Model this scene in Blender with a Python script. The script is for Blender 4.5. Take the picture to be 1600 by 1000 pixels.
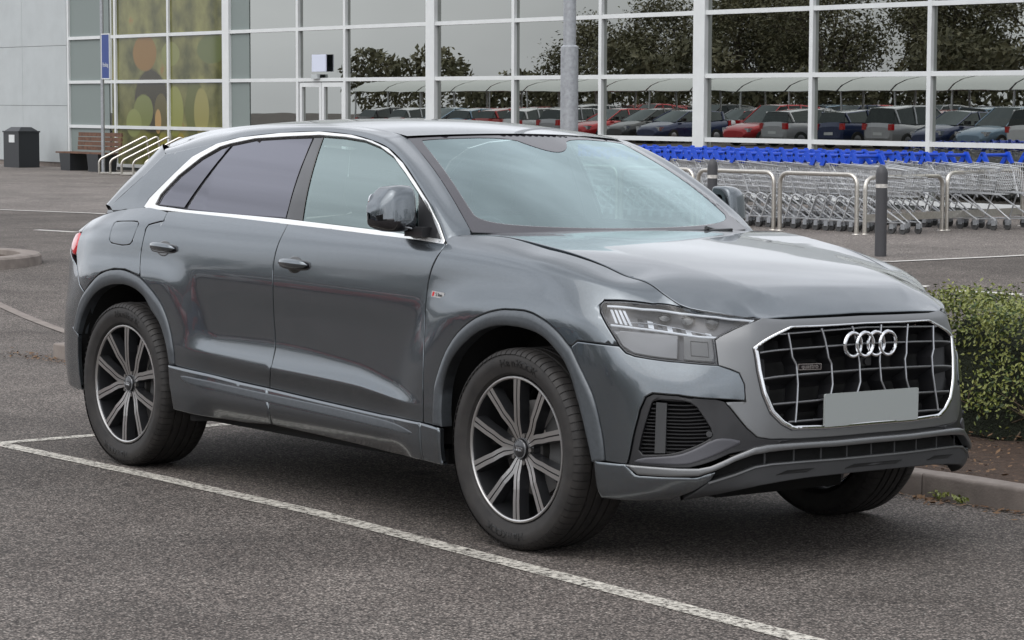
import bpy, bmesh, math, random
import numpy as np
from mathutils import Vector, Matrix
from mathutils.geometry import delaunay_2d_cdt
for o in list(bpy.data.objects): bpy.data.objects.remove(o)
SC = bpy.context.scene
COL = SC.collection
random.seed(7); RNG = np.random.default_rng(11)
R = math.radians
# ---------------------------------------------------------------- camera, sky, sun, exposure
cd = bpy.data.cameras.new('camera'); cam = bpy.data.objects.new('camera', cd); COL.objects.link(cam)
cd.sensor_width = 36; cd.lens = 3828.8 / 1600 * 36; cd.clip_start = .1; cd.clip_end = 1500
CX, CY, CZ = 7.35148, -6.94076, 1.75
YAW, PITCH, ROLL = 2.460547915523034, -0.08856375, 0.0034
def cam_axes(yaw, pit, rol):
    f = Vector((math.cos(yaw) * math.cos(pit), math.sin(yaw) * math.cos(pit), math.sin(pit)))
    r = Vector((math.sin(yaw), -math.cos(yaw), 0)); u = r.cross(f)
    c, s = math.cos(rol), math.sin(rol)
    return c * r + s * u, -s * r + c * u, f
_r, _u, _f = cam_axes(YAW, PITCH, ROLL)
mw = Matrix((_r, _u, -_f)).transposed().to_4x4(); mw.translation = (CX, CY, CZ)
cam.matrix_world = mw
SC.camera = cam
SUN_EL, SUN_AZ = R(52), R(-75)      # azimuth from +x, counter-clockwise
W = bpy.data.worlds.new("World"); SC.world = W; W.use_nodes = True
wn = W.node_tree; wn.nodes.clear()
def wnode(t, **k):
    n = wn.nodes.new(t)
    for a, b in k.items(): setattr(n, a, b)
    return n
sky = wnode('ShaderNodeTexSky', sky_type='NISHITA', sun_disc=False, sun_elevation=SUN_EL, sun_rotation=R(90) - SUN_AZ, air_density=1.0, dust_density=3.0, ozone_density=1.0)
hsv = wnode('ShaderNodeHueSaturation'); hsv.inputs['Saturation'].default_value = .22; hsv.inputs['Value'].default_value = 1.0
tc = wnode('ShaderNodeTexCoord'); mp = wnode('ShaderNodeMapping'); mp.inputs['Scale'].default_value = (1, 1, 2.6)
no = wnode('ShaderNodeTexNoise'); no.inputs['Scale'].default_value = 2.2; no.inputs['Detail'].default_value = 5; no.inputs['Roughness'].default_value = .5
cr = wnode('ShaderNodeMapRange'); cr.inputs['From Min'].default_value = .36; cr.inputs['From Max'].default_value = .66
cr.inputs['To Min'].default_value = .72; cr.inputs['To Max'].default_value = 1.3
over = wnode('ShaderNodeMix', data_type='RGBA'); over.inputs[0].default_value = .62; over.inputs[7].default_value = (6.8, 7.0, 7.4, 1)
mul = wnode('ShaderNodeVectorMath', operation='SCALE')
bg = wnode('ShaderNodeBackground'); bg.inputs['Strength'].default_value = .15
wo = wnode('ShaderNodeOutputWorld'); L = wn.links.new
L(sky.outputs[0], hsv.inputs['Color']); L(hsv.outputs[0], over.inputs[6]); L(tc.outputs['Generated'], mp.inputs[0]); L(mp.outputs[0], no.inputs['Vector'])
L(no.outputs['Fac'], cr.inputs[0]); L(over.outputs[2], mul.inputs[0]); L(cr.outputs[0], mul.inputs['Scale']); L(mul.outputs[0], bg.inputs[0]); L(bg.outputs[0], wo.inputs[0])
sl = bpy.data.lights.new('sun', 'SUN'); sl.energy = .75; sl.angle = R(70); sl.color = (1, .97, .93)
so = bpy.data.objects.new('sun', sl); COL.objects.link(so)
so.rotation_euler = Vector((math.cos(SUN_EL) * math.cos(SUN_AZ), math.cos(SUN_EL) * math.sin(SUN_AZ), math.sin(SUN_EL))).to_track_quat('Z', 'Y').to_euler()
so.location = (0, 0, 30)
SC.view_settings.view_transform = 'Standard'; SC.view_settings.look = 'None'; SC.view_settings.exposure = 0.40; SC.view_settings.gamma = 1
SC.view_settings.use_curve_mapping = False
SC.render.engine = 'CYCLES'
try:
    SC.cycles.max_bounces = 10; SC.cycles.transparent_max_bounces = 24; SC.cycles.glossy_bounces = 5; SC.cycles.caustics_reflective = False; SC.cycles.caustics_refractive = False
except Exception: pass
# ---------------------------------------------------------------- bookkeeping
def tag(o, label=None, cat=None, group=None, kind=None):
    for k, v in (('label', label), ('category', cat), ('group', group), ('kind', kind)):
        if v: o[k] = v
    return o
def empty(name, loc=(0, 0, 0), rz=0, parent=None, **k):
    o = bpy.data.objects.new(name, None); COL.objects.link(o); o.empty_display_size = .2
    o.location = loc; o.rotation_euler = (0, 0, rz); o.parent = parent
    return tag(o, **k)
def mk(name, verts, faces, mat=None, parent=None, smooth=True, angle=None, **k):
    me = bpy.data.meshes.new(name); me.from_pydata([tuple(v) for v in verts], [], [tuple(f) for f in faces])
    return mko(name, me, mat, parent, smooth, angle, **k)
def mko(name, me, mat=None, parent=None, smooth=True, angle=None, **k):
    if mat is not None:
        for m in (mat if isinstance(mat, (list, tuple)) else [mat]): me.materials.append(m)
    if smooth:
        me.polygons.foreach_set('use_smooth', [True] * len(me.polygons))
        if angle is not None: me.set_sharp_from_angle(angle=R(angle))
    me.update()
    o = bpy.data.objects.new(name, me); COL.objects.link(o); o.parent = parent
    return tag(o, **k)
class MB:
    def __init__(s): s.v = []; s.f = []; s.mi = []
    def add(s, vs, fs, mi=0):
        b = len(s.v); s.v += [tuple(map(float, v)) for v in vs]; s.f += [tuple(b + i for i in f) for f in fs]; s.mi += [mi] * len(fs); return s
    def box(s, x0, x1, y0, y1, z0, z1, M=None, mi=0):
        vs = [Vector(p) for p in ((x0, y0, z0), (x1, y0, z0), (x1, y1, z0), (x0, y1, z0), (x0, y0, z1), (x1, y0, z1), (x1, y1, z1), (x0, y1, z1))]
        if M is not None: vs = [M @ v for v in vs]
        return s.add(vs, [(0, 3, 2, 1), (4, 5, 6, 7), (0, 1, 5, 4), (1, 2, 6, 5), (2, 3, 7, 6), (3, 0, 4, 7)], mi)
    def tube(s, pts, r, n=8, closed=False, cap=True, mi=0, flat=1.0, up=None):
        pts = [Vector(p) for p in pts]; m = len(pts); rs = r if isinstance(r, (list, tuple)) else [r] * m
        prev = None; vs = []
        for i, p in enumerate(pts):
            if closed: t = (pts[(i + 1) % m] - pts[i - 1]).normalized()
            else: t = (pts[min(i + 1, m - 1)] - pts[max(i - 1, 0)]).normalized()
            if prev is None:
                a = Vector(up) if up is not None else (Vector((0, 0, 1)) if abs(t.z) < .9 else Vector((1, 0, 0)))
                prev = (a - t * a.dot(t)).normalized()
            else: prev = (prev - t * prev.dot(t)).normalized()
            b = t.cross(prev)
            for k in range(n):
                an = 2 * math.pi * k / n; vs.append(p + (prev * math.cos(an) * flat + b * math.sin(an)) * rs[i])
        fs = []
        for i in range(m if closed else m - 1):
            j = (i + 1) % m
            for k in range(n): fs.append((i * n + k, i * n + (k + 1) % n, j * n + (k + 1) % n, j * n + k))
        if cap and not closed:
            fs.append(tuple(range(n))[::-1]); fs.append(tuple((m - 1) * n + k for k in range(n)))
        return s.add(vs, fs, mi)
    def lathe(s, prof, n=48, axis='y', c=(0, 0, 0), mi=0, a0=0, a1=2 * math.pi):
        full = abs(a1 - a0 - 2 * math.pi) < 1e-6; m = len(prof); cols = n if full else n + 1; vs = []
        for k in range(cols):
            a = a0 + (a1 - a0) * k / n
            for (h, r) in prof:
                p = {'y': (r * math.cos(a), h, r * math.sin(a)), 'z': (r * math.cos(a), r * math.sin(a), h), 'x': (h, r * math.cos(a), r * math.sin(a))}[axis]
                vs.append((p[0] + c[0], p[1] + c[1], p[2] + c[2]))
        fs = []
        for k in range(n):
            j = (k + 1) % cols
            for i in range(m - 1): fs.append((k * m + i, j * m + i, j * m + i + 1, k * m + i + 1))
        return s.add(vs, fs, mi)
    def build(s, name, mat=None, parent=None, smooth=True, angle=35, **k):
        me = bpy.data.meshes.new(name); me.from_pydata(s.v, [], s.f)
        if any(s.mi): me.polygons.foreach_set('material_index', s.mi)
        return mko(name, me, mat, parent, smooth, angle, **k)
def grid_mesh(P, flip=False):
    a, b = P.shape[:2]; v = P.reshape(-1, 3).tolist(); f = []
    for i in range(a - 1):
        for j in range(b - 1):
            q = (i * b + j, (i + 1) * b + j, (i + 1) * b + j + 1, i * b + j + 1); f.append(q[::-1] if flip else q)
    return v, f
def copy_tree(o, parent=None):
    c = o.copy(); COL.objects.link(c); c.parent = parent
    for ch in list(o.children): copy_tree(ch, c)
    return c
def text_mesh(s, size=1.0, extr=0.0, bold=0.0):
    cu = bpy.data.curves.new('lettering', 'FONT'); cu.body = s; cu.size = size; cu.extrude = extr; cu.offset = bold; cu.align_x = 'CENTER'; cu.align_y = 'CENTER'
    o = bpy.data.objects.new('lettering', cu); COL.objects.link(o)
    bpy.context.view_layer.update()
    me = bpy.data.meshes.new_from_object(o.evaluated_get(bpy.context.evaluated_depsgraph_get()))
    v = np.array([x.co[:] for x in me.vertices]) if len(me.vertices) else np.zeros((0, 3)); f = [tuple(p.vertices) for p in me.polygons]
    bpy.data.objects.remove(o); bpy.data.meshes.remove(me); bpy.data.curves.remove(cu)
    return v, f
# ---------------------------------------------------------------- materials
def mat(name, col, rough=.5, metal=0., coat=0., coat_rough=.03, spec=.5, alpha=1., noise=None, bump=None, emit=None, sheen=None):
    """noise = (scale, amount[, second colour]); bump = (scale, strength, distance)"""
    m = bpy.data.materials.new(name); m.use_nodes = True; nt = m.node_tree; p = nt.nodes['Principled BSDF']
    p.inputs['Base Color'].default_value = (*col, 1); p.inputs['Roughness'].default_value = rough; p.inputs['Metallic'].default_value = metal
    p.inputs['Coat Weight'].default_value = coat; p.inputs['Coat Roughness'].default_value = coat_rough; p.inputs['Specular IOR Level'].default_value = spec
    p.inputs['Alpha'].default_value = alpha
    t = nt.nodes.new('ShaderNodeTexCoord')
    if noise:
        n = nt.nodes.new('ShaderNodeTexNoise'); n.inputs['Scale'].default_value = noise[0]; n.inputs['Detail'].default_value = 6; n.inputs['Roughness'].default_value = .62
        nt.links.new(t.outputs['Object'], n.inputs['Vector'])
        r = nt.nodes.new('ShaderNodeMapRange'); r.inputs['From Min'].default_value = .3; r.inputs['From Max'].default_value = .7; nt.links.new(n.outputs['Fac'], r.inputs[0])
        x = nt.nodes.new('ShaderNodeMix'); x.data_type = 'RGBA'; nt.links.new(r.outputs[0], x.inputs[0])
        c2 = noise[2] if len(noise) > 2 else tuple(c * (1 + noise[1]) for c in col); c1 = col if len(noise) > 2 else tuple(c * (1 - noise[1]) for c in col)
        x.inputs[6].default_value = (*c1, 1); x.inputs[7].default_value = (*c2, 1); nt.links.new(x.outputs[2], p.inputs['Base Color'])
    if bump:
        n = nt.nodes.new('ShaderNodeTexNoise'); n.inputs['Scale'].default_value = bump[0]; n.inputs['Detail'].default_value = 4
        nt.links.new(t.outputs['Object'], n.inputs['Vector']); b = nt.nodes.new('ShaderNodeBump'); b.inputs['Strength'].default_value = bump[1]; b.inputs['Distance'].default_value = bump[2]
        nt.links.new(n.outputs['Fac'], b.inputs['Height']); nt.links.new(b.outputs[0], p.inputs['Normal'])
    if emit: p.inputs['Emission Color'].default_value = (*emit[0], 1); p.inputs['Emission Strength'].default_value = emit[1]
    return m
def glass(name, tint, refl=.04, rmax=1.0, trans=1.0, rough=.0, ripple=None, power=5.0, rcol=(1, 1, 1)):
    """thin pane: tinted see-through mixed with a mirror reflection that grows towards grazing angles"""
    m = bpy.data.materials.new(name); m.use_nodes = True; nt = m.node_tree; nt.nodes.clear(); N = nt.nodes.new; K = nt.links.new
    out = N('ShaderNodeOutputMaterial'); tr = N('ShaderNodeBsdfTransparent'); tr.inputs[0].default_value = (*tint, 1)
    gl = N('ShaderNodeBsdfAnisotropic'); gl.inputs['Roughness'].default_value = rough; gl.inputs[0].default_value = (*rcol, 1)
    lw = N('ShaderNodeLayerWeight'); lw.inputs[0].default_value = .5
    pw = N('ShaderNodeMath'); pw.operation = 'POWER'; pw.inputs[1].default_value = power; K(lw.outputs['Facing'], pw.inputs[0])
    mr = N('ShaderNodeMapRange'); mr.inputs['To Min'].default_value = refl; mr.inputs['To Max'].default_value = rmax; K(pw.outputs[0], mr.inputs[0])
    mx = N('ShaderNodeMixShader'); K(mr.outputs[0], mx.inputs[0]); K(tr.outputs[0], mx.inputs[1]); K(gl.outputs[0], mx.inputs[2]); K(mx.outputs[0], out.inputs[0])
    if ripple:
        tc = N('ShaderNodeTexCoord'); n = N('ShaderNodeTexNoise'); n.inputs['Scale'].default_value = ripple[0]; n.inputs['Detail'].default_value = 1
        K(tc.outputs['Object'], n.inputs['Vector']); b = N('ShaderNodeBump'); b.inputs['Strength'].default_value = ripple[1]; b.inputs['Distance'].default_value = ripple[2]
        K(n.outputs['Fac'], b.inputs['Height']); K(b.outputs[0], gl.inputs['Normal'])
    return m
MT = {}
def paint(name, col, metal=.7, rough=.34, dirt=True):
    m = bpy.data.materials.new(name); m.use_nodes = True; nt = m.node_tree; p = nt.nodes['Principled BSDF']; N = nt.nodes.new; K = nt.links.new
    p.inputs['Metallic'].default_value = metal; p.inputs['Roughness'].default_value = rough; p.inputs['Coat Weight'].default_value = 1; p.inputs['Coat Roughness'].default_value = .035; p.inputs['Coat IOR'].default_value = 1.55
    t = N('ShaderNodeTexCoord'); v = N('ShaderNodeTexNoise'); v.inputs['Scale'].default_value = 900; v.inputs['Detail'].default_value = 1; K(t.outputs['Object'], v.inputs['Vector'])
    r = N('ShaderNodeMapRange'); r.inputs['From Min'].default_value = .3; r.inputs['From Max'].default_value = .75; r.inputs['To Min'].default_value = .75; r.inputs['To Max'].default_value = 1.35; K(v.outputs['Fac'], r.inputs[0])
    s = N('ShaderNodeVectorMath'); s.operation = 'SCALE'; s.inputs[0].default_value = col; K(r.outputs[0], s.inputs['Scale'])
    # road film: more towards the sills, in fine specks
    sx = N('ShaderNodeSeparateXYZ'); K(t.outputs['Object'], sx.inputs[0])
    h = N('ShaderNodeMapRange'); h.inputs['From Min'].default_value = .25; h.inputs['From Max'].default_value = .85; h.inputs['To Min'].default_value = .55; h.inputs['To Max'].default_value = .04; K(sx.outputs[2], h.inputs[0])
    d = N('ShaderNodeTexNoise'); d.inputs['Scale'].default_value = 45; d.inputs['Detail'].default_value = 8; d.inputs['Roughness'].default_value = .8; K(t.outputs['Object'], d.inputs['Vector'])
    d2 = N('ShaderNodeMapRange'); d2.inputs['From Min'].default_value = .45; d2.inputs['From Max'].default_value = .75; K(d.outputs['Fac'], d2.inputs[0])
    mu = N('ShaderNodeMath'); mu.operation = 'MULTIPLY'; K(h.outputs[0], mu.inputs[0]); K(d2.outputs[0], mu.inputs[1])
    x = N('ShaderNodeMix'); x.data_type = 'RGBA'; K(mu.outputs[0], x.inputs[0]); K(s.outputs[0], x.inputs[6]); x.inputs[7].default_value = (.16, .15, .135, 1); K(x.outputs[2], p.inputs['Base Color'])
    cr_ = N('ShaderNodeMapRange'); cr_.inputs['To Min'].default_value = .03; cr_.inputs['To Max'].default_value = .35; K(mu.outputs[0], cr_.inputs[0]); K(cr_.outputs[0], p.inputs['Coat Roughness'])
    return m
MT['paint'] = paint('metallic_grey_paint', (.126, .144, .160), .90, .25)
MT['satin'] = mat('satin_grey', (.20, .205, .21), .38, .75, .15, .3)
MT['arch'] = mat('arch_trim_grey', (.085, .095, .105), .42, .5, .35, .25, noise=(60, .12))
MT['silver'] = mat('silver_trim', (.40, .41, .43), .36, .85)
MT['chrome'] = mat('bright_chrome', (.72, .73, .75), .14, 1)
MT['alu'] = mat('anodised_bright_trim', (.86, .86, .85), .22, .85)
MT['black'] = mat('satin_black_plastic', (.014, .014, .016), .45, 0, .1)
MT['tex'] = mat('textured_dark_plastic', (.035, .036, .038), .6, 0, 0, bump=(500, .3, .001))
MT['gloss'] = mat('gloss_black', (.008, .008, .01), .06, 0, 1)
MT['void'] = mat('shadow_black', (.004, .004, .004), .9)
MT['rubber'] = mat('tyre_rubber', (.017, .016, .016), .62, 0, 0, spec=.4, noise=(14, .3, (.034, .031, .029)), bump=(180, .2, .0006))
MT['letter'] = mat('raised_rubber_lettering', (.008, .008, .008), .4)
MT['rim_dark'] = mat('rim_anthracite', (.045, .046, .05), .3, .6, .6)
MT['rim_cut'] = mat('rim_machined', (.52, .51, .50), .30, .95, .5, .1)
MT['disc'] = mat('brake_disc_steel', (.30, .29, .28), .35, .9)
MT['caliper'] = mat('brake_caliper', (.10, .10, .10), .5, .3)
MT['plate'] = mat('blank_plate_grey', (.335, .36, .355), .45)
MT['interior'] = mat('cabin_dark', (.03, .03, .033), .75)
MT['leather'] = mat('seat_leather', (.045, .045, .048), .5)
MT['tail'] = mat('tail_lamp_red', (.55, .015, .02), .12, 0, 1)
MT['drl'] = mat('drl_light_guide', (.78, .80, .83), .25, 0, .5)
MT['lamp_in'] = mat('lamp_reflector', (.30, .31, .33), .22, .95)
MT['lamp_smoke'] = mat('smoked_lens', (.11, .11, .115), .08, .6, .8)
MT['lamp_mid'] = mat('lamp_housing', (.07, .07, .075), .3, .6)
MT['screen_glass'] = glass('windscreen_glass', (.74, .90, .88), .17, 1.0, power=2.4, rcol=(.76, .93, .95))
MT['frit'] = mat('windscreen_frit', (.035, .032, .040), .07, 0, .6)
MT['door_glass'] = glass('front_door_glass', (.40, .52, .50), .27, .95, power=3.0, rcol=(.72, .86, .85))
MT['dark_glass'] = glass('privacy_glass', (.015, .015, .02), .17, .9, power=3.0, rcol=(.78, .78, .88))
MT['lens'] = glass('lamp_lens', (.80, .82, .84), .035, .9)

# ---------------------------------------------------------------- car body surface
# A body point is addressed by (t, q): t runs along the plan outline (t = x on the flanks,
# 0 at the front axle), q climbs through eleven feature rows, 0.1 per row.
def pchip(xk, yk, x, crease=()):
    xk = np.asarray(xk, float); yk = np.asarray(yk, float); x = np.asarray(x, float)
    if crease:
        cuts = [0] + sorted(crease) + [len(xk) - 1]
        out = None
        for a, b in zip(cuts[:-1], cuts[1:]):
            v = pchip(xk[a:b + 1], yk[a:b + 1], x)
            if out is None: out = v.copy()
            else:
                m = x >= xk[a]; out[m] = v[m]
        return out
    n = len(xk); h = np.diff(xk); d = np.diff(yk) / h
    m = np.zeros(n)
    if n == 2: m[:] = d[0]
    else:
        for i in range(1, n - 1):
            if d[i - 1] * d[i] > 0:
                w1 = 2 * h[i] + h[i - 1]; w2 = h[i] + 2 * h[i - 1]
                m[i] = (w1 + w2) / (w1 / d[i - 1] + w2 / d[i])
        m[0] = d[0] * 1.5 - m[1] * .5; m[-1] = d[-1] * 1.5 - m[-2] * .5
    i = np.clip(np.searchsorted(xk, x) - 1, 0, n - 2)
    u = np.clip((x - xk[i]) / h[i], 0, 1)
    return ((1 + 2 * u) * (1 - u) ** 2 * yk[i] + u * (1 - u) ** 2 * h[i] * m[i]
            + u * u * (3 - 2 * u) * yk[i + 1] + u * u * (u - 1) * h[i] * m[i + 1])

def catmull(xk, yk, x):
    xk = np.asarray(xk, float); yk = np.asarray(yk, float); x = np.asarray(x, float)
    n = len(xk); m = np.zeros(n); d = np.diff(yk) / np.diff(xk); h = np.diff(xk)
    m[1:-1] = (d[:-1] * h[1:] + d[1:] * h[:-1]) / (h[1:] + h[:-1]); m[0] = d[0]; m[-1] = d[-1]
    i = np.clip(np.searchsorted(xk, x) - 1, 0, n - 2); u = np.clip((x - xk[i]) / h[i], 0, 1)
    return ((1 + 2 * u) * (1 - u) ** 2 * yk[i] + u * (1 - u) ** 2 * h[i] * m[i]
            + u * u * (3 - 2 * u) * yk[i + 1] + u * u * (u - 1) * h[i] * m[i + 1])

def sstep(a, b, x):
    u = np.clip((x - a) / (b - a), 0, 1); return u * u * (3 - 2 * u)

PLAN = np.array([(-3.99, 0), (-3.975, .45), (-3.91, .72), (-3.77, .868), (-3.5, .94), (-3.2, .962), (-2.8, .968), (-2.0, .972),
                 (-1.0, .972), (-.4, .972), (0, .970), (.25, .962), (.42, .943), (.56, .908), (.67, .855), (.76, .787),
                 (.835, .708), (.893, .630), (.935, .555), (.958, .45), (.975, .3), (.985, .15), (.988, 0)])
_c = np.r_[0, np.cumsum(np.hypot(*np.diff(PLAN, axis=0).T))]
_w = np.linspace(0, _c[-1], 3000)
_px, _py = catmull(_c, PLAN[:, 0], _w), catmull(_c, PLAN[:, 1], _w)
_al = np.r_[0, np.cumsum(np.hypot(np.diff(_px), np.diff(_py)))]
_al -= np.interp(0, _px, _al)
T0, T1 = _al[0], _al[-1]
def plan(t):
    x = np.interp(t, _al, _px); y = np.interp(t, _al, _py); e = .02
    ta, tb = np.clip(t - e, T0, T1), np.clip(t + e, T0, T1)
    dx = np.interp(tb, _al, _px) - np.interp(ta, _al, _px); dy = np.interp(tb, _al, _py) - np.interp(ta, _al, _py)
    l = np.hypot(dx, dy); return x, y, -dy / l, dx / l      # outward normal in plan
def t_of(x): return float(np.interp(x, _px, _al))
# stations along t, then for every row (z, inset)
ST = [T0, t_of(-3.91), t_of(-3.77), t_of(-3.5), -3.2, -2.8, -2.45, -1.7, -1.1, -.6, -.35, 0, .22, .42, t_of(.56), t_of(.67), t_of(.76), t_of(.835), t_of(.893), t_of(.935), t_of(.958), T1]
ROWZ = [
 #  rc   -3.87 -3.74  -3.5   -3.2  -2.8  -2.45  -1.7  -1.1  -.6   -.35   0    .22   .42   .56   .67   .76   .835  .893  .935  .958  fc
 [.30,  .30,  .29,  .27,  .25,  .24,  .235, .235, .235, .235, .235, .235, .235, .235, .24,  .25,  .26,  .27,  .28,  .29,  .29,  .30],
 [.40,  .39,  .37,  .33,  .31,  .305, .305, .305, .307, .298, .29,  .285, .285, .285, .29,  .30,  .315, .325, .335, .34,  .345, .35],
 [.48,  .47,  .45,  .42,  .41,  .405, .405, .40,  .39,  .38,  .375, .37,  .365, .365, .37,  .375, .38,  .385, .39,  .40,  .405, .41],
 [.56,  .55,  .54,  .53,  .53,  .525, .518, .49,  .470, .452, .445, .44,  .44,  .435, .43,  .435, .44,  .445, .455, .46,  .465, .47],
 [.64,  .63,  .63,  .62,  .61,  .605, .600, .57,  .553, .512, .515, .52,  .52,  .52,  .52,  .52,  .52,  .525, .53,  .54,  .545, .55],
 [.72,  .71,  .71,  .70,  .70,  .70,  .690, .700, .655, .560, .58,  .60,  .60,  .60,  .60,  .60,  .60,  .61,  .62,  .625, .63,  .64],
 [.82,  .82,  .81,  .80,  .80,  .80,  .80,  .80,  .79,  .76,  .75,  .74,  .74,  .73,  .72,  .71,  .70,  .70,  .71,  .72,  .73,  .74],
 [.95,  .95,  .94,  .94,  .94,  .94,  .94,  .93,  .92,  .90,  .88,  .87,  .86,  .84,  .82,  .80,  .79,  .79,  .80,  .82,  .83,  .84],
 [1.03, 1.03, 1.03, 1.04, 1.05, 1.05, 1.05, 1.04, 1.03, 1.02, 1.00, .99,  .975, .95,  .93,  .91,  .89,  .875, .87,  .88,  .885, .90],
 [1.07, 1.08, 1.09, 1.12, 1.14, 1.155, 1.15, 1.14, 1.135, 1.135, 1.13, 1.115, 1.095, 1.06, 1.02, .985, .955, .935, .92,  .92,  .925, .93],
 [1.085, 1.105, 1.13, 1.19, 1.235, 1.262, 1.25, 1.228, 1.21, 1.205, 1.215, 1.178, 1.137, 1.085, 1.064, 1.02, .984, .970, .960, .954, .953, .957]]
ROWN = [
 [.14, .13, .12, .12, .12, .12, .12, .12, .12, .12, .12, .12, .12, .11, .10, .09, .08, .08, .08, .08, .08, .09],
 [.03, .03, .03, .04, .055, .06, .06, .06, .06, .06, .06, .058, .05, .035, .02, .010, .005, .000, .0, .0, .0, .004],
 [.01, .01, .012, .014, .012, .010, .010, .010, .010, .010, .010, .010, .008, .005, .0, -.005, -.012, -.012, -.006, .0, .0, .0],
 [.0, .0, .004, .008, .010, .014, .016, .018, .018, .016, .010, .008, .005, .004, .0, -.003, -.006, -.004, .0, .0, .0, .002],
 [.0, .0, .002, .006, .008, .006, .003, .0, .0, .004, .008, .008, .008, .006, .004, .004, .004, .004, .004, .004, .004, .006],
 [.005, .005, .006, .008, .010, .014, .020, .028, .026, .014, .010, .010, .010, .010, .010, .010, .012, .014, .014, .012, .012, .014],
 [.02, .02, .016, .014, .012, .014, .018, .026, .027, .020, .016, .014, .012, .014, .018, .022, .024, .024, .024, .024, .024, .026],
 [.03, .03, .025, .02, .018, .015, .015, .020, .022, .020, .018, .016, .018, .026, .038, .048, .052, .046, .040, .038, .038, .038],
 [.05, .045, .035, .030, .026, .024, .024, .028, .030, .028, .026, .026, .034, .052, .074, .088, .086, .070, .055, .048, .046, .046],
 [.08, .07, .060, .055, .046, .046, .044, .046, .046, .046, .044, .046, .070, .100, .125, .140, .125, .095, .075, .060, .055, .054],
 [.11, .11, .11, .115, .110, .100, .092, .088, .088, .110, .168, .195, .212, .220, .205, .168, .130, .100, .085, .078, .074, .072]]
NT, NQ = 620, 181
GT = np.linspace(T0, T1, NT); GQ = np.linspace(0, 1.0, NQ)
_z = np.array([pchip(ST, r, GT) for r in ROWZ]); _n = np.array([pchip(ST, r, GT) for r in ROWN])
_k = np.arange(11) * .1
GZ = np.zeros((NT, NQ)); GN = np.zeros((NT, NQ))
for _i in range(NT):
    GZ[_i] = pchip(_k, _z[:, _i], GQ)
    fl = -3.35 < GT[_i] < .0
    GN[_i] = pchip(_k, _n[:, _i], GQ, (4,)) if fl else pchip(_k, _n[:, _i], GQ)
_X, _Y, _NX, _NY = plan(GT)
def _pos(): return np.stack([_X[:, None] - GN * _NX[:, None], _Y[:, None] - GN * _NY[:, None], GZ], -1)
GP = _pos()
# wheel-arch blisters
for _wx in (0, -2.995):
    rr = np.hypot(GP[..., 0] - _wx, (GP[..., 2] - .395) * (1.0 if _wx == 0 else .97))
    lim = 1 - sstep(.60, .84, rr)
    tgt = -.010 + .030 * sstep(.9, 1.05, GP[..., 2])
    side = np.clip(np.abs(_NY), 0, 1)[:, None] ** 4
    GN += (tgt - GN) * lim * .8 * side * (GN > tgt) * (1 - sstep(.97, 1.12, GP[..., 2]))
# smooth inset along t a little, keep rows crisp
for _ in range(6):
    GN[1:-1] = GN[1:-1] * .5 + .25 * (GN[:-2] + GN[2:]); GZ[1:-1] = GZ[1:-1] * .5 + .25 * (GZ[:-2] + GZ[2:])
for _ in range(2):
    GN[:, 1:-1] = GN[:, 1:-1] * .5 + .25 * (GN[:, :-2] + GN[:, 2:])
GP = _pos()
_dt = np.gradient(GP, axis=0); _dq = np.gradient(GP, axis=1)
GNRM = np.cross(_dq, _dt); GNRM /= np.linalg.norm(GNRM, axis=-1, keepdims=True)
def _bil(G, t, q):
    a = np.clip((np.asarray(t) - T0) / (T1 - T0) * (NT - 1), 0, NT - 1.0001); b = np.clip(np.asarray(q) * (NQ - 1), 0, NQ - 1.0001)
    i = a.astype(int); j = b.astype(int); u = (a - i)[..., None]; v = (b - j)[..., None]
    return (G[i, j] * (1 - u) * (1 - v) + G[i + 1, j] * u * (1 - v) + G[i, j + 1] * (1 - u) * v + G[i + 1, j + 1] * u * v)
def body(t, q):            # y is positive here; the near flank mirrors it
    return _bil(GP, t, q)
def body_n(t, q):
    n = _bil(GNRM, t, q); return n / np.linalg.norm(n, axis=-1, keepdims=True)

# greenhouse flank: half width as a function of x and z
def Gs(x, z):
    x = np.asarray(x, float); z = np.asarray(z, float)
    yb = np.interp(x, [-3.8, -3.4, -3.1, -2.8, -2.45, -1.7, -1.0, -.5, 0], [.795, .832, .85, .863, .876, .884, .884, .876, .86])
    zb = np.interp(x, [-3.4, -2.8, -1.7, -.6], [1.25, 1.255, 1.228, 1.19])
    d = np.clip(z - zb, -.1, 1)
    return yb - .26 * d - .42 * d * d
def Gn(x, z):
    e = .01
    gx = (Gs(x + e, z) - Gs(x - e, z)) / (2 * e); gz = (Gs(x, z + e) - Gs(x, z - e)) / (2 * e)
    n = np.stack([-gx, np.ones_like(gx), -gz], -1); return n / np.linalg.norm(n, axis=-1, keepdims=True)
# windscreen: u in -1..1 across, v in 0..1 from cowl to roof
def screen(u, v):
    u = np.asarray(u, float); v = np.asarray(v, float); b = 1 - u * u
    xs = -.524 + (-1.184 + .524) * v; ys = .782 + (.620 - .782) * v; zs = 1.223 + (1.600 - 1.223) * v + .030 * np.sin(np.pi * v)
    return np.stack([xs + b * (.16 * (1 - v) + .11 * v), ys * u, zs + b * (-.012 * (1 - v) + .022 * v)], -1)
ROOFX = [-3.45, -3.3, -3.05, -2.8, -2.4, -2.0, -1.7, -1.4, -1.2, -1.05]
ROOFZ = [1.545, 1.580, 1.630, 1.662, 1.688, 1.695, 1.693, 1.675, 1.650, 1.624]
def roofz(x, y): return catmull(ROOFX, ROOFZ, x) - .10 * np.asarray(y) ** 2
def roofy(x): return np.interp(x, [-3.4, -3.27, -3.05, -2.85, -2.3, -1.6, -1.184], [.53, .55, .575, .59, .605, .612, .620])
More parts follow.
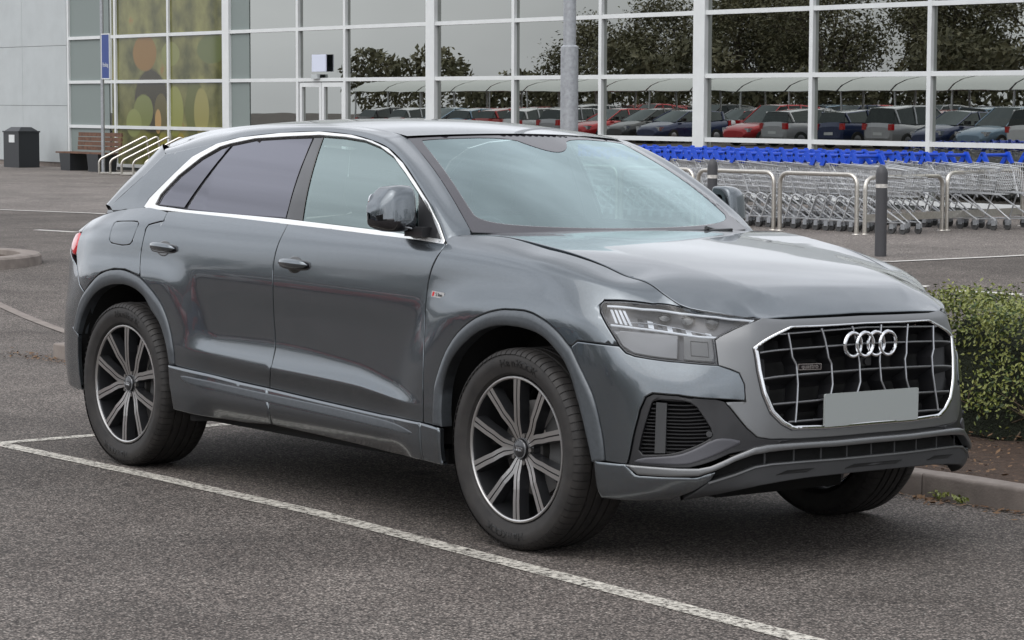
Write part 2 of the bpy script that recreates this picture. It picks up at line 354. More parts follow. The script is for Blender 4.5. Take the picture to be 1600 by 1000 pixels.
# bonnet height
_tt = np.r_[np.linspace(-.56, t_of(.56), 40), np.linspace(t_of(.58), 1.12, 40)]
SEAM = body(_tt, np.ones(80)); SEAM = SEAM[np.r_[True, np.diff(SEAM[:, 0]) > .002]]
_tf = np.linspace(1.0, T1, 60); _fe = body(_tf, np.full(60, .985))      # leading edge
def hood(x, y):
    y = np.abs(np.asarray(y, float)); x = np.asarray(x, float)
    xe = np.interp(y, _fe[::-1, 1], _fe[::-1, 0]); ze = np.interp(y, _fe[::-1, 1], _fe[::-1, 2])
    w = sstep(-.16, -.004, x - xe) * (y < .60)
    return hood0(x, y) + w * (ze - .001 - hood0(xe, y))
def hood0(x, y):
    x = np.asarray(x, float); y = np.abs(np.asarray(y, float))
    ys = np.interp(x, SEAM[:, 0], SEAM[:, 1]); zs = np.interp(x, SEAM[:, 0], SEAM[:, 2])
    zs = zs - .35 * np.clip(x - .88, 0, 1)
    zc = catmull([-.56, -.3, 0, .25, .5, .65, .75, .83, .89, .925, .95], [1.236, 1.222, 1.190, 1.157, 1.118, 1.088, 1.063, 1.036, 1.004, .972, .945], x)
    v = np.clip(y / ys, 0, 1.1); vk = .70 - .12 * np.clip(x, 0, 1)
    a = .012 * (v / vk) ** 2
    tot = zc - zs
    q = np.where(v < vk, np.minimum(a, tot), np.minimum(.012, tot) + (tot - np.minimum(.012, tot)) * ((v - vk) / (1 - vk)) ** 1.25)
    z = zc - q
    return z
def hood_n(x, y):
    e = .012; gx = (hood(x + e, y) - hood(x - e, y)) / (2 * e); gy = (hood(x, np.asarray(y) + e) - hood(x, np.asarray(y) - e)) / (2 * e)
    n = np.stack([-gx, -gy, np.ones_like(gx)], -1); return n / np.linalg.norm(n, axis=-1, keepdims=True)

# panel outlines: OUTL in (t, q) on the body, OUTG in (x, z) on the glasshouse flank
OUTL = {
 'front_door': [(-1.7, 0.99), (-1.351, 0.987), (-0.971, 0.978), (-0.748, 0.969), (-0.541, 0.953), (-0.536, 0.939), (-0.544, 0.904), (-0.562, 0.872), (-0.578, 0.844), (-0.588, 0.817), (-0.594, 0.787), (-0.597, 0.756), (-0.597, 0.726), (-0.596, 0.699), (-0.594, 0.672), (-0.59, 0.647), (-0.586, 0.623), (-0.584, 0.601), (-0.581, 0.583), (-0.58, 0.568), (-0.578, 0.553), (-0.577, 0.539), (-0.575, 0.523), (-0.574, 0.498), (-0.571, 0.428), (-0.571, 0.356), (-0.571, 0.293), (-0.871, 0.282), (-1.342, 0.287), (-1.738, 0.293), (-1.733, 0.336), (-1.714, 0.383), (-1.708, 0.417), (-1.708, 0.442), (-1.705, 0.466), (-1.71, 0.493), (-1.713, 0.526), (-1.717, 0.56), (-1.721, 0.593), (-1.723, 0.62), (-1.723, 0.645), (-1.723, 0.668), (-1.722, 0.694), (-1.723, 0.722), (-1.727, 0.752), (-1.731, 0.784), (-1.729, 0.817), (-1.724, 0.852), (-1.717, 0.884), (-1.708, 0.915), (-1.701, 0.949)],
 'rear_door': [(-2.735, 0.979), (-2.513, 0.987), (-2.177, 0.99), (-1.736, 0.99), (-1.698, 0.986), (-1.701, 0.949), (-1.708, 0.915), (-1.717, 0.884), (-1.724, 0.852), (-1.729, 0.817), (-1.731, 0.784), (-1.727, 0.752), (-1.723, 0.722), (-1.722, 0.694), (-1.723, 0.668), (-1.723, 0.645), (-1.723, 0.62), (-1.721, 0.593), (-1.717, 0.56), (-1.713, 0.526), (-1.71, 0.493), (-1.705, 0.466), (-1.708, 0.442), (-1.708, 0.417), (-1.714, 0.383), (-1.733, 0.336), (-1.738, 0.293), (-1.952, 0.292), (-2.218, 0.295), (-2.51, 0.305), (-2.512, 0.329), (-2.513, 0.356), (-2.515, 0.383), (-2.52, 0.407), (-2.528, 0.431), (-2.536, 0.453), (-2.544, 0.474), (-2.553, 0.494), (-2.562, 0.513), (-2.573, 0.531), (-2.585, 0.549), (-2.598, 0.566), (-2.613, 0.582), (-2.63, 0.598), (-2.65, 0.612), (-2.673, 0.624), (-2.697, 0.635), (-2.721, 0.645), (-2.746, 0.654), (-2.772, 0.663), (-2.802, 0.673), (-2.837, 0.683), (-2.859, 0.722), (-2.876, 0.772), (-2.873, 0.853), (-2.87, 0.898), (-2.857, 0.915), (-2.735, 0.936)],
 'front_fender': [(-0.541, 0.953), (-0.588, 1), (-0.463, 1), (-0.243, 1), (-0.002, 0.992), (0.191, 0.996), (0.3, 1), (0.462, 1), (0.609, 1), (0.716, 1), (0.782, 0.978), (0.635, 0.89), (0.465, 0.848), (0.438, 0.843), (0.427, 0.829), (0.44, 0.808), (0.48, 0.771), (0.52, 0.735), (0.544, 0.712), (0.457, 0.705), (0.361, 0.698), (0.33, 0.676), (0.314, 0.677), (0.298, 0.687), (0.283, 0.697), (0.268, 0.706), (0.252, 0.714), (0.234, 0.722), (0.215, 0.73), (0.195, 0.737), (0.174, 0.743), (0.152, 0.748), (0.128, 0.753), (0.103, 0.757), (0.078, 0.759), (0.052, 0.76), (0.025, 0.759), (-0.002, 0.758), (-0.029, 0.756), (-0.056, 0.755), (-0.082, 0.752), (-0.108, 0.748), (-0.135, 0.743), (-0.161, 0.737), (-0.187, 0.73), (-0.212, 0.722), (-0.237, 0.714), (-0.261, 0.704), (-0.284, 0.694), (-0.306, 0.683), (-0.326, 0.672), (-0.346, 0.66), (-0.364, 0.647), (-0.381, 0.635), (-0.396, 0.622), (-0.411, 0.61), (-0.424, 0.599), (-0.436, 0.588), (-0.447, 0.579), (-0.457, 0.57), (-0.466, 0.562), (-0.474, 0.554), (-0.482, 0.546), (-0.489, 0.537), (-0.495, 0.528), (-0.498, 0.518), (-0.5, 0.505), (-0.501, 0.483), (-0.502, 0.449), (-0.503, 0.409), (-0.505, 0.378), (-0.506, 0.348), (-0.505, 0.319), (-0.502, 0.291), (-0.532, 0.293), (-0.571, 0.293), (-0.571, 0.356), (-0.571, 0.428), (-0.574, 0.498), (-0.575, 0.523), (-0.577, 0.539), (-0.578, 0.553), (-0.58, 0.568), (-0.581, 0.583), (-0.584, 0.601), (-0.586, 0.623), (-0.59, 0.647), (-0.594, 0.672), (-0.596, 0.699), (-0.597, 0.726), (-0.597, 0.756), (-0.594, 0.787), (-0.588, 0.817), (-0.578, 0.844), (-0.562, 0.872), (-0.544, 0.904)],
 'front_arch_trim': [(-0.502, 0.291), (-0.505, 0.319), (-0.506, 0.348), (-0.505, 0.378), (-0.503, 0.409), (-0.502, 0.449), (-0.501, 0.483), (-0.5, 0.505), (-0.498, 0.518), (-0.495, 0.528), (-0.489, 0.537), (-0.482, 0.546), (-0.474, 0.554), (-0.466, 0.562), (-0.457, 0.57), (-0.447, 0.579), (-0.436, 0.588), (-0.424, 0.599), (-0.411, 0.61), (-0.396, 0.622), (-0.381, 0.635), (-0.364, 0.647), (-0.346, 0.66), (-0.326, 0.672), (-0.306, 0.683), (-0.284, 0.694), (-0.261, 0.704), (-0.237, 0.714), (-0.212, 0.722), (-0.187, 0.73), (-0.161, 0.737), (-0.135, 0.743), (-0.108, 0.748), (-0.082, 0.752), (-0.056, 0.755), (-0.029, 0.756), (-0.002, 0.758), (0.025, 0.759), (0.052, 0.76), (0.078, 0.759), (0.103, 0.757), (0.128, 0.753), (0.152, 0.748), (0.174, 0.743), (0.195, 0.737), (0.215, 0.73), (0.234, 0.722), (0.252, 0.714), (0.268, 0.706), (0.283, 0.697), (0.298, 0.687), (0.314, 0.677), (0.33, 0.667), (0.341, 0.655), (0.351, 0.644), (0.361, 0.632), (0.371, 0.62), (0.381, 0.609), (0.391, 0.598), (0.401, 0.587), (0.411, 0.576), (0.421, 0.566), (0.43, 0.555), (0.439, 0.545), (0.446, 0.534), (0.452, 0.523), (0.458, 0.511), (0.463, 0.497), (0.468, 0.481), (0.473, 0.463), (0.477, 0.443), (0.482, 0.421), (0.487, 0.401), (0.491, 0.381), (0.495, 0.363), (0.498, 0.345), (0.501, 0.327), (0.503, 0.308), (0.505, 0.286), (0.506, 0.26), (0.444, 0.242), (0.439, 0.268), (0.434, 0.292), (0.43, 0.313), (0.424, 0.332), (0.419, 0.351), (0.414, 0.368), (0.409, 0.386), (0.404, 0.404), (0.399, 0.424), (0.394, 0.444), (0.388, 0.465), (0.382, 0.484), (0.376, 0.501), (0.369, 0.515), (0.362, 0.527), (0.356, 0.539), (0.349, 0.55), (0.343, 0.56), (0.337, 0.57), (0.329, 0.581), (0.321, 0.591), (0.31, 0.603), (0.298, 0.616), (0.286, 0.627), (0.272, 0.637), (0.257, 0.646), (0.241, 0.656), (0.225, 0.665), (0.208, 0.674), (0.189, 0.682), (0.169, 0.689), (0.147, 0.694), (0.123, 0.698), (0.099, 0.701), (0.074, 0.703), (0.049, 0.704), (0.024, 0.705), (-0.003, 0.704), (-0.031, 0.704), (-0.061, 0.702), (-0.089, 0.7), (-0.115, 0.696), (-0.141, 0.692), (-0.167, 0.686), (-0.193, 0.679), (-0.218, 0.671), (-0.242, 0.661), (-0.265, 0.651), (-0.286, 0.639), (-0.307, 0.628), (-0.326, 0.617), (-0.344, 0.606), (-0.361, 0.595), (-0.376, 0.586), (-0.389, 0.577), (-0.401, 0.568), (-0.411, 0.56), (-0.419, 0.551), (-0.427, 0.543), (-0.432, 0.534), (-0.437, 0.524), (-0.441, 0.512), (-0.443, 0.495), (-0.445, 0.469), (-0.445, 0.434), (-0.446, 0.4), (-0.446, 0.372), (-0.445, 0.344), (-0.443, 0.318), (-0.442, 0.291)],
 'rear_arch_trim': [(-3.532, 0.4), (-3.522, 0.429), (-3.513, 0.459), (-3.503, 0.488), (-3.491, 0.513), (-3.478, 0.537), (-3.463, 0.56), (-3.445, 0.58), (-3.422, 0.599), (-3.396, 0.616), (-3.367, 0.63), (-3.338, 0.643), (-3.308, 0.655), (-3.278, 0.667), (-3.245, 0.678), (-3.209, 0.687), (-3.168, 0.695), (-3.126, 0.701), (-3.083, 0.704), (-3.04, 0.706), (-2.997, 0.705), (-2.956, 0.701), (-2.917, 0.696), (-2.877, 0.69), (-2.837, 0.683), (-2.802, 0.673), (-2.772, 0.663), (-2.746, 0.654), (-2.721, 0.645), (-2.697, 0.635), (-2.673, 0.624), (-2.65, 0.612), (-2.63, 0.598), (-2.613, 0.582), (-2.598, 0.566), (-2.585, 0.549), (-2.573, 0.531), (-2.562, 0.513), (-2.553, 0.494), (-2.544, 0.474), (-2.536, 0.453), (-2.528, 0.431), (-2.52, 0.407), (-2.515, 0.383), (-2.513, 0.356), (-2.512, 0.329), (-2.51, 0.305), (-2.556, 0.303), (-2.562, 0.327), (-2.568, 0.353), (-2.573, 0.379), (-2.58, 0.403), (-2.59, 0.426), (-2.601, 0.447), (-2.613, 0.467), (-2.625, 0.487), (-2.639, 0.506), (-2.656, 0.524), (-2.678, 0.541), (-2.701, 0.556), (-2.724, 0.572), (-2.744, 0.587), (-2.762, 0.602), (-2.781, 0.615), (-2.806, 0.626), (-2.839, 0.635), (-2.876, 0.644), (-2.912, 0.649), (-2.95, 0.653), (-2.991, 0.655), (-3.036, 0.654), (-3.08, 0.652), (-3.124, 0.648), (-3.166, 0.642), (-3.207, 0.635), (-3.246, 0.625), (-3.283, 0.613), (-3.315, 0.598), (-3.342, 0.581), (-3.366, 0.561), (-3.388, 0.539), (-3.407, 0.517), (-3.425, 0.493), (-3.44, 0.467), (-3.453, 0.438), (-3.464, 0.409), (-3.476, 0.381)],
 'sill_front': [(-1.738, 0.293), (-1.342, 0.287), (-0.871, 0.282), (-0.571, 0.293), (-0.559, 0.094), (-0.85, 0.083), (-1.116, 0.097), (-1.391, 0.111), (-1.732, 0.122), (-1.706, 0.191)],
 'sill_rear': [(-2.551, 0.307), (-2.218, 0.298), (-1.952, 0.292), (-1.738, 0.293), (-1.706, 0.191), (-1.732, 0.122), (-1.957, 0.106), (-2.219, 0.101), (-2.508, 0.113), (-2.519, 0.187), (-2.536, 0.226)],
 'sill_fender': [(-0.571, 0.293), (-0.502, 0.288), (-0.442, 0.284), (-0.44, 0.207), (-0.438, 0.131), (-0.426, 0.092), (-0.559, 0.094)],
 'sill_insert': [(-2.44, 0.274), (-2.215, 0.266), (-1.734, 0.265), (-1.195, 0.265), (-0.772, 0.256), (-0.641, 0.236), (-0.613, 0.22), (-0.715, 0.21), (-1.187, 0.219), (-1.727, 0.225), (-2.21, 0.235), (-2.356, 0.24), (-2.411, 0.251)],
 'bumper_corner': [(0.33, 0.676), (0.361, 0.698), (0.457, 0.705), (0.544, 0.712), (0.573, 0.693), (0.608, 0.688), (0.785, 0.693), (0.936, 0.683), (0.98, 0.662), (1.017, 0.641), (1.036, 0.596), (1.041, 0.527), (0.931, 0.546), (0.786, 0.563), (0.689, 0.561), (0.663, 0.548), (0.643, 0.506), (0.621, 0.388), (0.599, 0.25), (0.506, 0.26), (0.505, 0.286), (0.503, 0.308), (0.501, 0.327), (0.498, 0.345), (0.495, 0.363), (0.491, 0.381), (0.487, 0.401), (0.482, 0.421), (0.477, 0.443), (0.473, 0.463), (0.468, 0.481), (0.463, 0.497), (0.458, 0.511), (0.452, 0.523), (0.446, 0.534), (0.439, 0.545), (0.43, 0.555), (0.421, 0.566), (0.411, 0.576), (0.401, 0.587), (0.391, 0.598), (0.381, 0.609), (0.371, 0.62), (0.361, 0.632), (0.351, 0.644), (0.341, 0.655)],
 'bumper_lower': [(0.453, 0.255), (0.594, 0.25), (0.638, 0.19), (0.748, 0.182), (0.861, 0.175), (0.935, 0.211), (0.912, 0.144), (0.855, 0.091), (0.767, 0.038), (0.618, 0.047), (0.482, 0.06), (0.467, 0.12)],
 'intake': [(0.663, 0.548), (0.689, 0.561), (0.786, 0.563), (0.931, 0.546), (0.963, 0.532), (1.004, 0.475), (1.048, 0.413), (1.088, 0.368), (1.148, 0.353), (1.278, 0.344), (1.278, 0.326), (1.147, 0.332), (1.088, 0.333), (0.984, 0.301), (0.881, 0.25), (0.834, 0.231), (0.778, 0.231), (0.599, 0.25), (0.621, 0.388), (0.643, 0.506)],
 'intake_mouth': [(0.681, 0.526), (0.695, 0.542), (0.787, 0.548), (0.848, 0.534), (0.885, 0.476), (0.921, 0.406), (0.91, 0.378), (0.851, 0.346), (0.781, 0.317), (0.722, 0.308), (0.636, 0.306), (0.653, 0.404)],
 'intake_shelf': [(0.614, 0.265), (0.649, 0.29), (0.722, 0.298), (0.789, 0.305), (0.858, 0.338), (0.917, 0.375), (0.969, 0.381), (1.039, 0.356), (0.97, 0.32), (0.883, 0.278), (0.832, 0.252), (0.776, 0.248), (0.675, 0.254)],
 'blade': [(0.599, 0.246), (0.778, 0.231), (0.834, 0.231), (0.881, 0.25), (0.984, 0.301), (1.088, 0.333), (1.147, 0.332), (1.278, 0.323), (1.437, 0.318), (1.653, 0.318), (1.653, 0.29), (1.437, 0.294), (1.278, 0.296), (1.117, 0.297), (1.037, 0.267), (0.907, 0.2), (0.861, 0.179), (0.748, 0.182), (0.636, 0.189)],
 'skirt': [(0.912, 0.144), (0.982, 0.178), (1.052, 0.202), (1.132, 0.199), (1.28, 0.195), (1.471, 0.205), (1.653, 0.208), (1.653, 0.113), (1.442, 0.098), (1.193, 0.089), (0.913, 0.102), (0.855, 0.091)],
 'skirt_gap': [(0.636, 0.189), (0.748, 0.182), (0.861, 0.179), (0.907, 0.2), (1.037, 0.267), (1.117, 0.297), (1.278, 0.296), (1.437, 0.294), (1.653, 0.29), (1.653, 0.208), (1.471, 0.205), (1.28, 0.195), (1.132, 0.199), (1.052, 0.202), (0.912, 0.144), (0.855, 0.091)],
 'surround_in': [(1.645, 0.861), (1.435, 0.868), (1.263, 0.876), (1.079, 0.739), (1.093, 0.636), (1.113, 0.551), (1.147, 0.472), (1.195, 0.419), (1.242, 0.39), (1.437, 0.381), (1.653, 0.376)],
 'surround_out': [(1.641, 0.984), (1.24, 0.974), (1.144, 1), (1.009, 0.883), (0.923, 0.793), (0.936, 0.683), (0.98, 0.662), (1.017, 0.641), (1.036, 0.596), (1.041, 0.527), (0.963, 0.532), (1.004, 0.475), (1.048, 0.413), (1.088, 0.368), (1.148, 0.353), (1.278, 0.344), (1.437, 0.34), (1.653, 0.337)],
 'headlight': [(0.782, 0.978), (0.635, 0.89), (0.465, 0.848), (0.438, 0.843), (0.427, 0.829), (0.44, 0.808), (0.48, 0.771), (0.52, 0.735), (0.544, 0.712), (0.573, 0.693), (0.608, 0.688), (0.785, 0.693), (0.936, 0.683), (0.923, 0.793), (1.009, 0.883), (1.138, 1)],
 'hl_div': [(0.499, 0.766), (0.781, 0.792), (0.918, 0.799), (0.923, 0.793)],
 'drl_top': [(0.433, 0.833), (0.588, 0.855), (0.784, 0.914), (0.932, 0.97), (1.106, 0.976), (1.009, 0.877), (0.921, 0.803), (0.78, 0.794), (0.498, 0.772)],
 'sensor_patch': [(0.817, 0.781), (0.918, 0.786), (0.931, 0.686), (0.836, 0.698)],
 'quarter': [(-2.732, 0.976), (-2.735, 0.936), (-2.857, 0.915), (-2.87, 0.898), (-2.873, 0.853), (-2.876, 0.772), (-2.859, 0.722), (-2.837, 0.683), (-2.877, 0.69), (-2.917, 0.696), (-2.956, 0.701), (-2.997, 0.705), (-3.04, 0.706), (-3.083, 0.704), (-3.126, 0.701), (-3.168, 0.695), (-3.209, 0.687), (-3.245, 0.678), (-3.278, 0.667), (-3.308, 0.655), (-3.338, 0.643), (-3.367, 0.63), (-3.396, 0.616), (-3.422, 0.599), (-3.445, 0.58), (-3.463, 0.56), (-3.478, 0.537), (-3.491, 0.513), (-3.503, 0.488), (-3.439, 0.589), (-3.386, 0.627), (-3.455, 0.646), (-3.522, 0.747), (-3.562, 0.859), (-3.678, 1), (-3.536, 1), (-3.142, 0.988), (-2.928, 0.984)],
 'fuel': [(-3.182, 0.819), (-3.21, 0.839), (-3.213, 0.93), (-3.189, 0.939), (-2.981, 0.933), (-2.952, 0.921), (-2.974, 0.832), (-2.993, 0.817), (-3.067, 0.811)],
 'tail': [(-3.699, 0.95), (-3.582, 0.861), (-3.532, 0.747), (-3.616, 0.751), (-3.641, 0.842)],
 'rbump': [(-3.455, 0.646), (-3.386, 0.627), (-3.497, 0.505), (-3.532, 0.4), (-3.476, 0.381), (-3.477, 0.256), (-3.445, 0.127), (-3.597, 0.14), (-3.681, 0.228), (-3.72, 0.405), (-3.656, 0.638), (-3.625, 0.744), (-3.522, 0.747)],
 'handleR': [(-2.797, 0.844), (-2.744, 0.792), (-2.529, 0.798), (-2.543, 0.846)],
 'handleF': [(-1.688, 0.832), (-1.663, 0.785), (-1.435, 0.783), (-1.454, 0.832)],
 'badge': [(-0.579, 0.815), (-0.497, 0.823), (-0.494, 0.807), (-0.576, 0.798)],
 'psensor': [(0.506, 0.413)],
 'bar': [(1.238, 0.82), (1.255, 0.668), (1.271, 0.64), (1.272, 0.573), (1.251, 0.406), (1.409, 0.812), (1.434, 0.638), (1.436, 0.585), (1.415, 0.528), (1.594, 0.639), (1.59, 0.56), (1.57, 0.525)],
}
OUTG = {
 'dlo_out': [(-2.996, 1.249), (-2.96, 1.293), (-2.825, 1.389), (-2.679, 1.498), (-2.507, 1.561), (-2.327, 1.592), (-2.011, 1.615), (-1.711, 1.623), (-1.461, 1.61), (-1.292, 1.586), (-1.153, 1.554), (-1.006, 1.494), (-0.87, 1.415), (-0.74, 1.334), (-0.631, 1.25), (-0.568, 1.185), (-0.57, 1.167), (-0.979, 1.185), (-1.355, 1.198), (-1.737, 1.209), (-2.525, 1.23), (-2.772, 1.237), (-2.951, 1.238)],
 'dlo_in': [(-2.886, 1.264), (-2.86, 1.311), (-2.744, 1.405), (-2.597, 1.493), (-2.465, 1.546), (-2.383, 1.562), (-2.198, 1.587), (-1.944, 1.598), (-1.697, 1.606), (-1.498, 1.599), (-1.347, 1.586), (-1.211, 1.559), (-1.091, 1.52), (-0.955, 1.449), (-0.824, 1.371), (-0.697, 1.288), (-0.595, 1.189), (-0.988, 1.209), (-1.364, 1.222), (-1.747, 1.235), (-2.593, 1.249), (-2.845, 1.259)],
 'quarter_glass': [(-2.88, 1.264), (-2.854, 1.311), (-2.736, 1.403), (-2.589, 1.49), (-2.456, 1.543), (-2.389, 1.556), (-2.621, 1.257)],
 'rear_glass': [(-2.375, 1.559), (-2.196, 1.584), (-1.942, 1.595), (-1.751, 1.6), (-1.738, 1.238), (-2.19, 1.24), (-2.595, 1.252)],
 'b_pillar': [(-1.741, 1.6), (-1.672, 1.6), (-1.605, 1.231), (-1.732, 1.235)],
 'front_glass': [(-1.67, 1.603), (-1.496, 1.596), (-1.345, 1.583), (-1.214, 1.557), (-1.094, 1.517), (-0.958, 1.446), (-0.836, 1.371), (-0.758, 1.199), (-0.989, 1.211), (-1.365, 1.225), (-1.6, 1.231)],
 'sail': [(-0.829, 1.366), (-0.701, 1.287), (-0.6, 1.192), (-0.753, 1.196)],
 'cpillar': [(-2.994, 1.246), (-2.961, 1.296), (-2.827, 1.392), (-2.682, 1.501), (-2.509, 1.564), (-2.703, 1.534), (-2.901, 1.511), (-3.161, 1.35), (-3.403, 1.221), (-3.16, 1.228)],
 'A': [(-0.563, 1.183), (-0.627, 1.251), (-0.737, 1.336), (-0.867, 1.418), (-1.003, 1.496), (-1.151, 1.557), (-1.29, 1.589), (-1.463, 1.613), (-1.714, 1.626), (-2.014, 1.618), (-2.33, 1.595), (-2.509, 1.564), (-2.703, 1.534), (-2.901, 1.511)],
}
# ---------------------------------------------------------------- panels cut from a surface
def resample(poly, step):
    out = []
    for i, a in enumerate(poly):
        b = poly[(i + 1) % len(poly)]; d = math.hypot(b[0] - a[0], b[1] - a[1]); n = max(1, int(math.ceil(d / step)))
        for k in range(n): out.append((a[0] + (b[0] - a[0]) * k / n, a[1] + (b[1] - a[1]) * k / n))
    return np.array(out)
def area2(p):
    x, y = p[:, 0], p[:, 1]; return .5 * np.sum(x * np.roll(y, -1) - np.roll(x, -1) * y)
def inside(p, q):
    c = np.zeros(len(q), bool); n = len(p)
    for i in range(n):
        a, b = p[i], p[(i + 1) % n]
        if a[1] == b[1]: continue
        m = ((a[1] > q[:, 1]) != (b[1] > q[:, 1])) & (q[:, 0] < (b[0] - a[0]) * (q[:, 1] - a[1]) / (b[1] - a[1]) + a[0]); c ^= m
    return c
def near_edge(p, q):
    best = np.full(len(q), 1e9); out = np.zeros((len(q), 2)); n = len(p)
    for i in range(n):
        a, b = p[i], p[(i + 1) % n]; d = b - a; l2 = d @ d
        if l2 < 1e-12: continue
        u = np.clip(((q - a) @ d) / l2, 0, 1); w = a + u[:, None] * d - q; r = np.hypot(w[:, 0], w[:, 1]); m = r < best
        nn = np.array([d[1], -d[0]]) / math.sqrt(l2)        # outward for a counter-clockwise loop
        o = np.where(r[:, None] > 1e-6, w / np.maximum(r, 1e-9)[:, None], nn)
        best[m] = r[m]; out[m] = o[m]
    return best, out
def vert_out(p):
    e = np.roll(p, -1, 0) - p; e /= np.maximum(np.hypot(e[:, 0], e[:, 1]), 1e-9)[:, None]; n = np.stack([e[:, 1], -e[:, 0]], 1)
    m = n + np.roll(n, 1, 0); l = np.hypot(m[:, 0], m[:, 1]); m = m / np.maximum(l, .5)[:, None]; return m / np.maximum(np.hypot(m[:, 0], m[:, 1]), 1e-9)[:, None], np.maximum(l / 2, .5)
def shrink(p, g):
    o, l = vert_out(p); return p - o * (g / l)[:, None]
def smooth_poly(poly, it=1):
    p = np.array(poly, float)
    for _ in range(it):
        q = .75 * p + .25 * np.roll(p, -1, 0); r = .25 * p + .75 * np.roll(p, -1, 0); p = np.stack([q, r], 1).reshape(-1, 2)
    return [tuple(v) for v in p]
def s_body(u, v): return body(u, v), body_n(u, v)
def s_body2(u, v):      # runs past the nose: t > T1 is the other half
    u = np.asarray(u, float); f = u > T1; t = np.where(f, 2 * T1 - u, u); P = body(t, v); N = body_n(t, v); s = np.where(f, -1., 1.)
    P = P.copy(); N = N.copy(); P[..., 1] *= s; N[..., 1] *= s; return P, N
def s_side(u, v):
    y = Gs(u, v); return np.stack([u, y, v], -1), Gn(u, v)
def s_hood(u, v): return np.stack([u, v, hood(u, v)], -1), hood_n(u, v)
def s_screen(u, v):     # u = y-like (-.8..). v 0..1
    P = screen(u, v); e = .01; a = screen(u + e, v) - screen(u - e, v); b = screen(u, v + e) - screen(u, v - e)
    n = np.cross(a, b); n /= np.linalg.norm(n, axis=-1, keepdims=True); n *= np.sign(n[..., 2:3]); return P, n
def panel(name, poly, parent, mt, surf=s_body, side=-1, gap=.0022, off=0., bev=.0022, bw=.004, step=.03, flange=.018, pillow=None, holes=(), hole_flange=None, scale=(1, 1), hole_gap=0., **k):
    sc = np.array(scale)
    p = np.array(poly, float) * sc
    if area2(p) < 0: p = p[::-1]
    if gap: p = shrink(p, gap)
    p = resample(p, step)
    hs = []
    for h in holes:
        h = np.array(h, float) * sc
        if area2(h) < 0: h = h[::-1]
        h = resample(shrink(h, -hole_gap) if hole_gap else h, step); hs.append(h[::-1])
    loops = [p] + hs; pts = [p] + hs
    def dist(q):
        d, o = near_edge(p, q)
        for h in hs:
            d2, o2 = near_edge(h, q); m = d2 < d; d = np.where(m, d2, d); o = np.where(m[:, None], o2, o)
        return d, o
    def ins(q):
        c = inside(p, q)
        for h in hs: c &= ~inside(h, q)
        return c
    levels = [bw] if not pillow else [pillow[0] * f for f in (.12, .35, .7, 1.0)]
    for lv in levels:
        for lp in loops:
            o, l = vert_out(lp); r = lp - o * (lv / l)[:, None]; d, _ = dist(r); r = r[ins(r) & (d > lv * .85)]
            if len(r): pts.append(r)
    x0, y0 = p.min(0); x1, y1 = p.max(0)
    gx, gy = np.meshgrid(np.arange(x0 + step * .4, x1, step), np.arange(y0 + step * .4, y1, step)); g = np.stack([gx.ravel(), gy.ravel()], 1)
    if len(g):
        g = g[ins(g)]
        if len(g):
            d, _ = dist(g); g = g[d > max(levels[-1] * 1.0 + step * .35, step * .4)]; pts.append(g)
    allp = np.concatenate(pts); edges = []; b = 0
    for lp in loops:
        n = len(lp); edges += [(b + i, b + (i + 1) % n) for i in range(n)]; b += n
    res = delaunay_2d_cdt([Vector(q) for q in allp], edges, [], 0, 1e-5)
    V = np.array([v[:] for v in res[0]]); F = np.array([f for f in res[2] if len(f) == 3]); cen = V[F].mean(1); F = F[ins(cen)]
    a_ = V[F[:, 1]] - V[F[:, 0]]; b_ = V[F[:, 2]] - V[F[:, 0]]; F = F[np.abs(a_[:, 0] * b_[:, 1] - a_[:, 1] * b_[:, 0]) > 1e-9]
    d, o = dist(V)
    if pillow:
        w, h = pillow; s = np.clip(d / w, 0, 1); prof = h * (np.sqrt(np.clip(1 - (1 - s) ** 2, 0, 1)) - 1); slope = np.where(s < 1, np.minimum(h / w * (1 - s) / np.sqrt(np.clip(1 - (1 - s) ** 2, 1e-3, 1)), 3), 0)
    else:
        prof = -bev * (1 - np.clip(d / bw, 0, 1)) ** 1.5; slope = np.where(d < bw * .9, .75 * (1 - np.clip(d / bw, 0, 1)), 0)
    def lift(uv, h):
        P, N = surf(uv[:, 0] / sc[0], uv[:, 1] / sc[1]); P = P + N * np.asarray(h)[..., None]; return P, N
    P, N = lift(V, off + prof); P2, _ = lift(V + o * .002, off + prof); O = P2 - P; O /= np.maximum(np.linalg.norm(O, axis=1, keepdims=True), 1e-9)
    NN = N + O * slope[:, None]; NN /= np.linalg.norm(NN, axis=1, keepdims=True)
    m = np.array([1, 1 if side > 0 else -1, 1.]); P = P * m; N = N * m; NN = NN * m; O = O * m
    tn = np.cross(P[F[:, 1]] - P[F[:, 0]], P[F[:, 2]] - P[F[:, 0]]); fl = (tn * N[F].mean(1)).sum(1) < 0; F[fl] = F[fl][:, ::-1]
    verts = P.tolist(); faces = F.tolist(); lnorm = [NN[i] for f in faces for i in f]
    # turned-in edges
    def ring(loop, depth):
        _, idx = None, [int(np.argmin(((V - q) ** 2).sum(1))) for q in loop]; base = len(verts); n = len(idx)
        for i in idx: verts.append(P[i].tolist())
        for i in idx: verts.append((P[i] - N[i] * depth).tolist())
        for a in range(n):
            c = (a + 1) % n; q = [base + a, base + c, base + n + c, base + n + a]
            v = [np.array(verts[j]) for j in q]; fn = np.cross(v[1] - v[0], v[3] - v[0])
            if fn @ O[idx[a]] < 0: q = q[::-1]
            faces.append(q); lnorm.extend([O[idx[a]] if j in (base + a, base + n + a) else O[idx[c]] for j in q])
    if flange: ring(p, flange)
    for h in hs:
        if hole_flange: ring(h, hole_flange)
    me = bpy.data.meshes.new(name); me.from_pydata(verts, [], faces); me.polygons.foreach_set('use_smooth', [True] * len(me.polygons)); me.update()
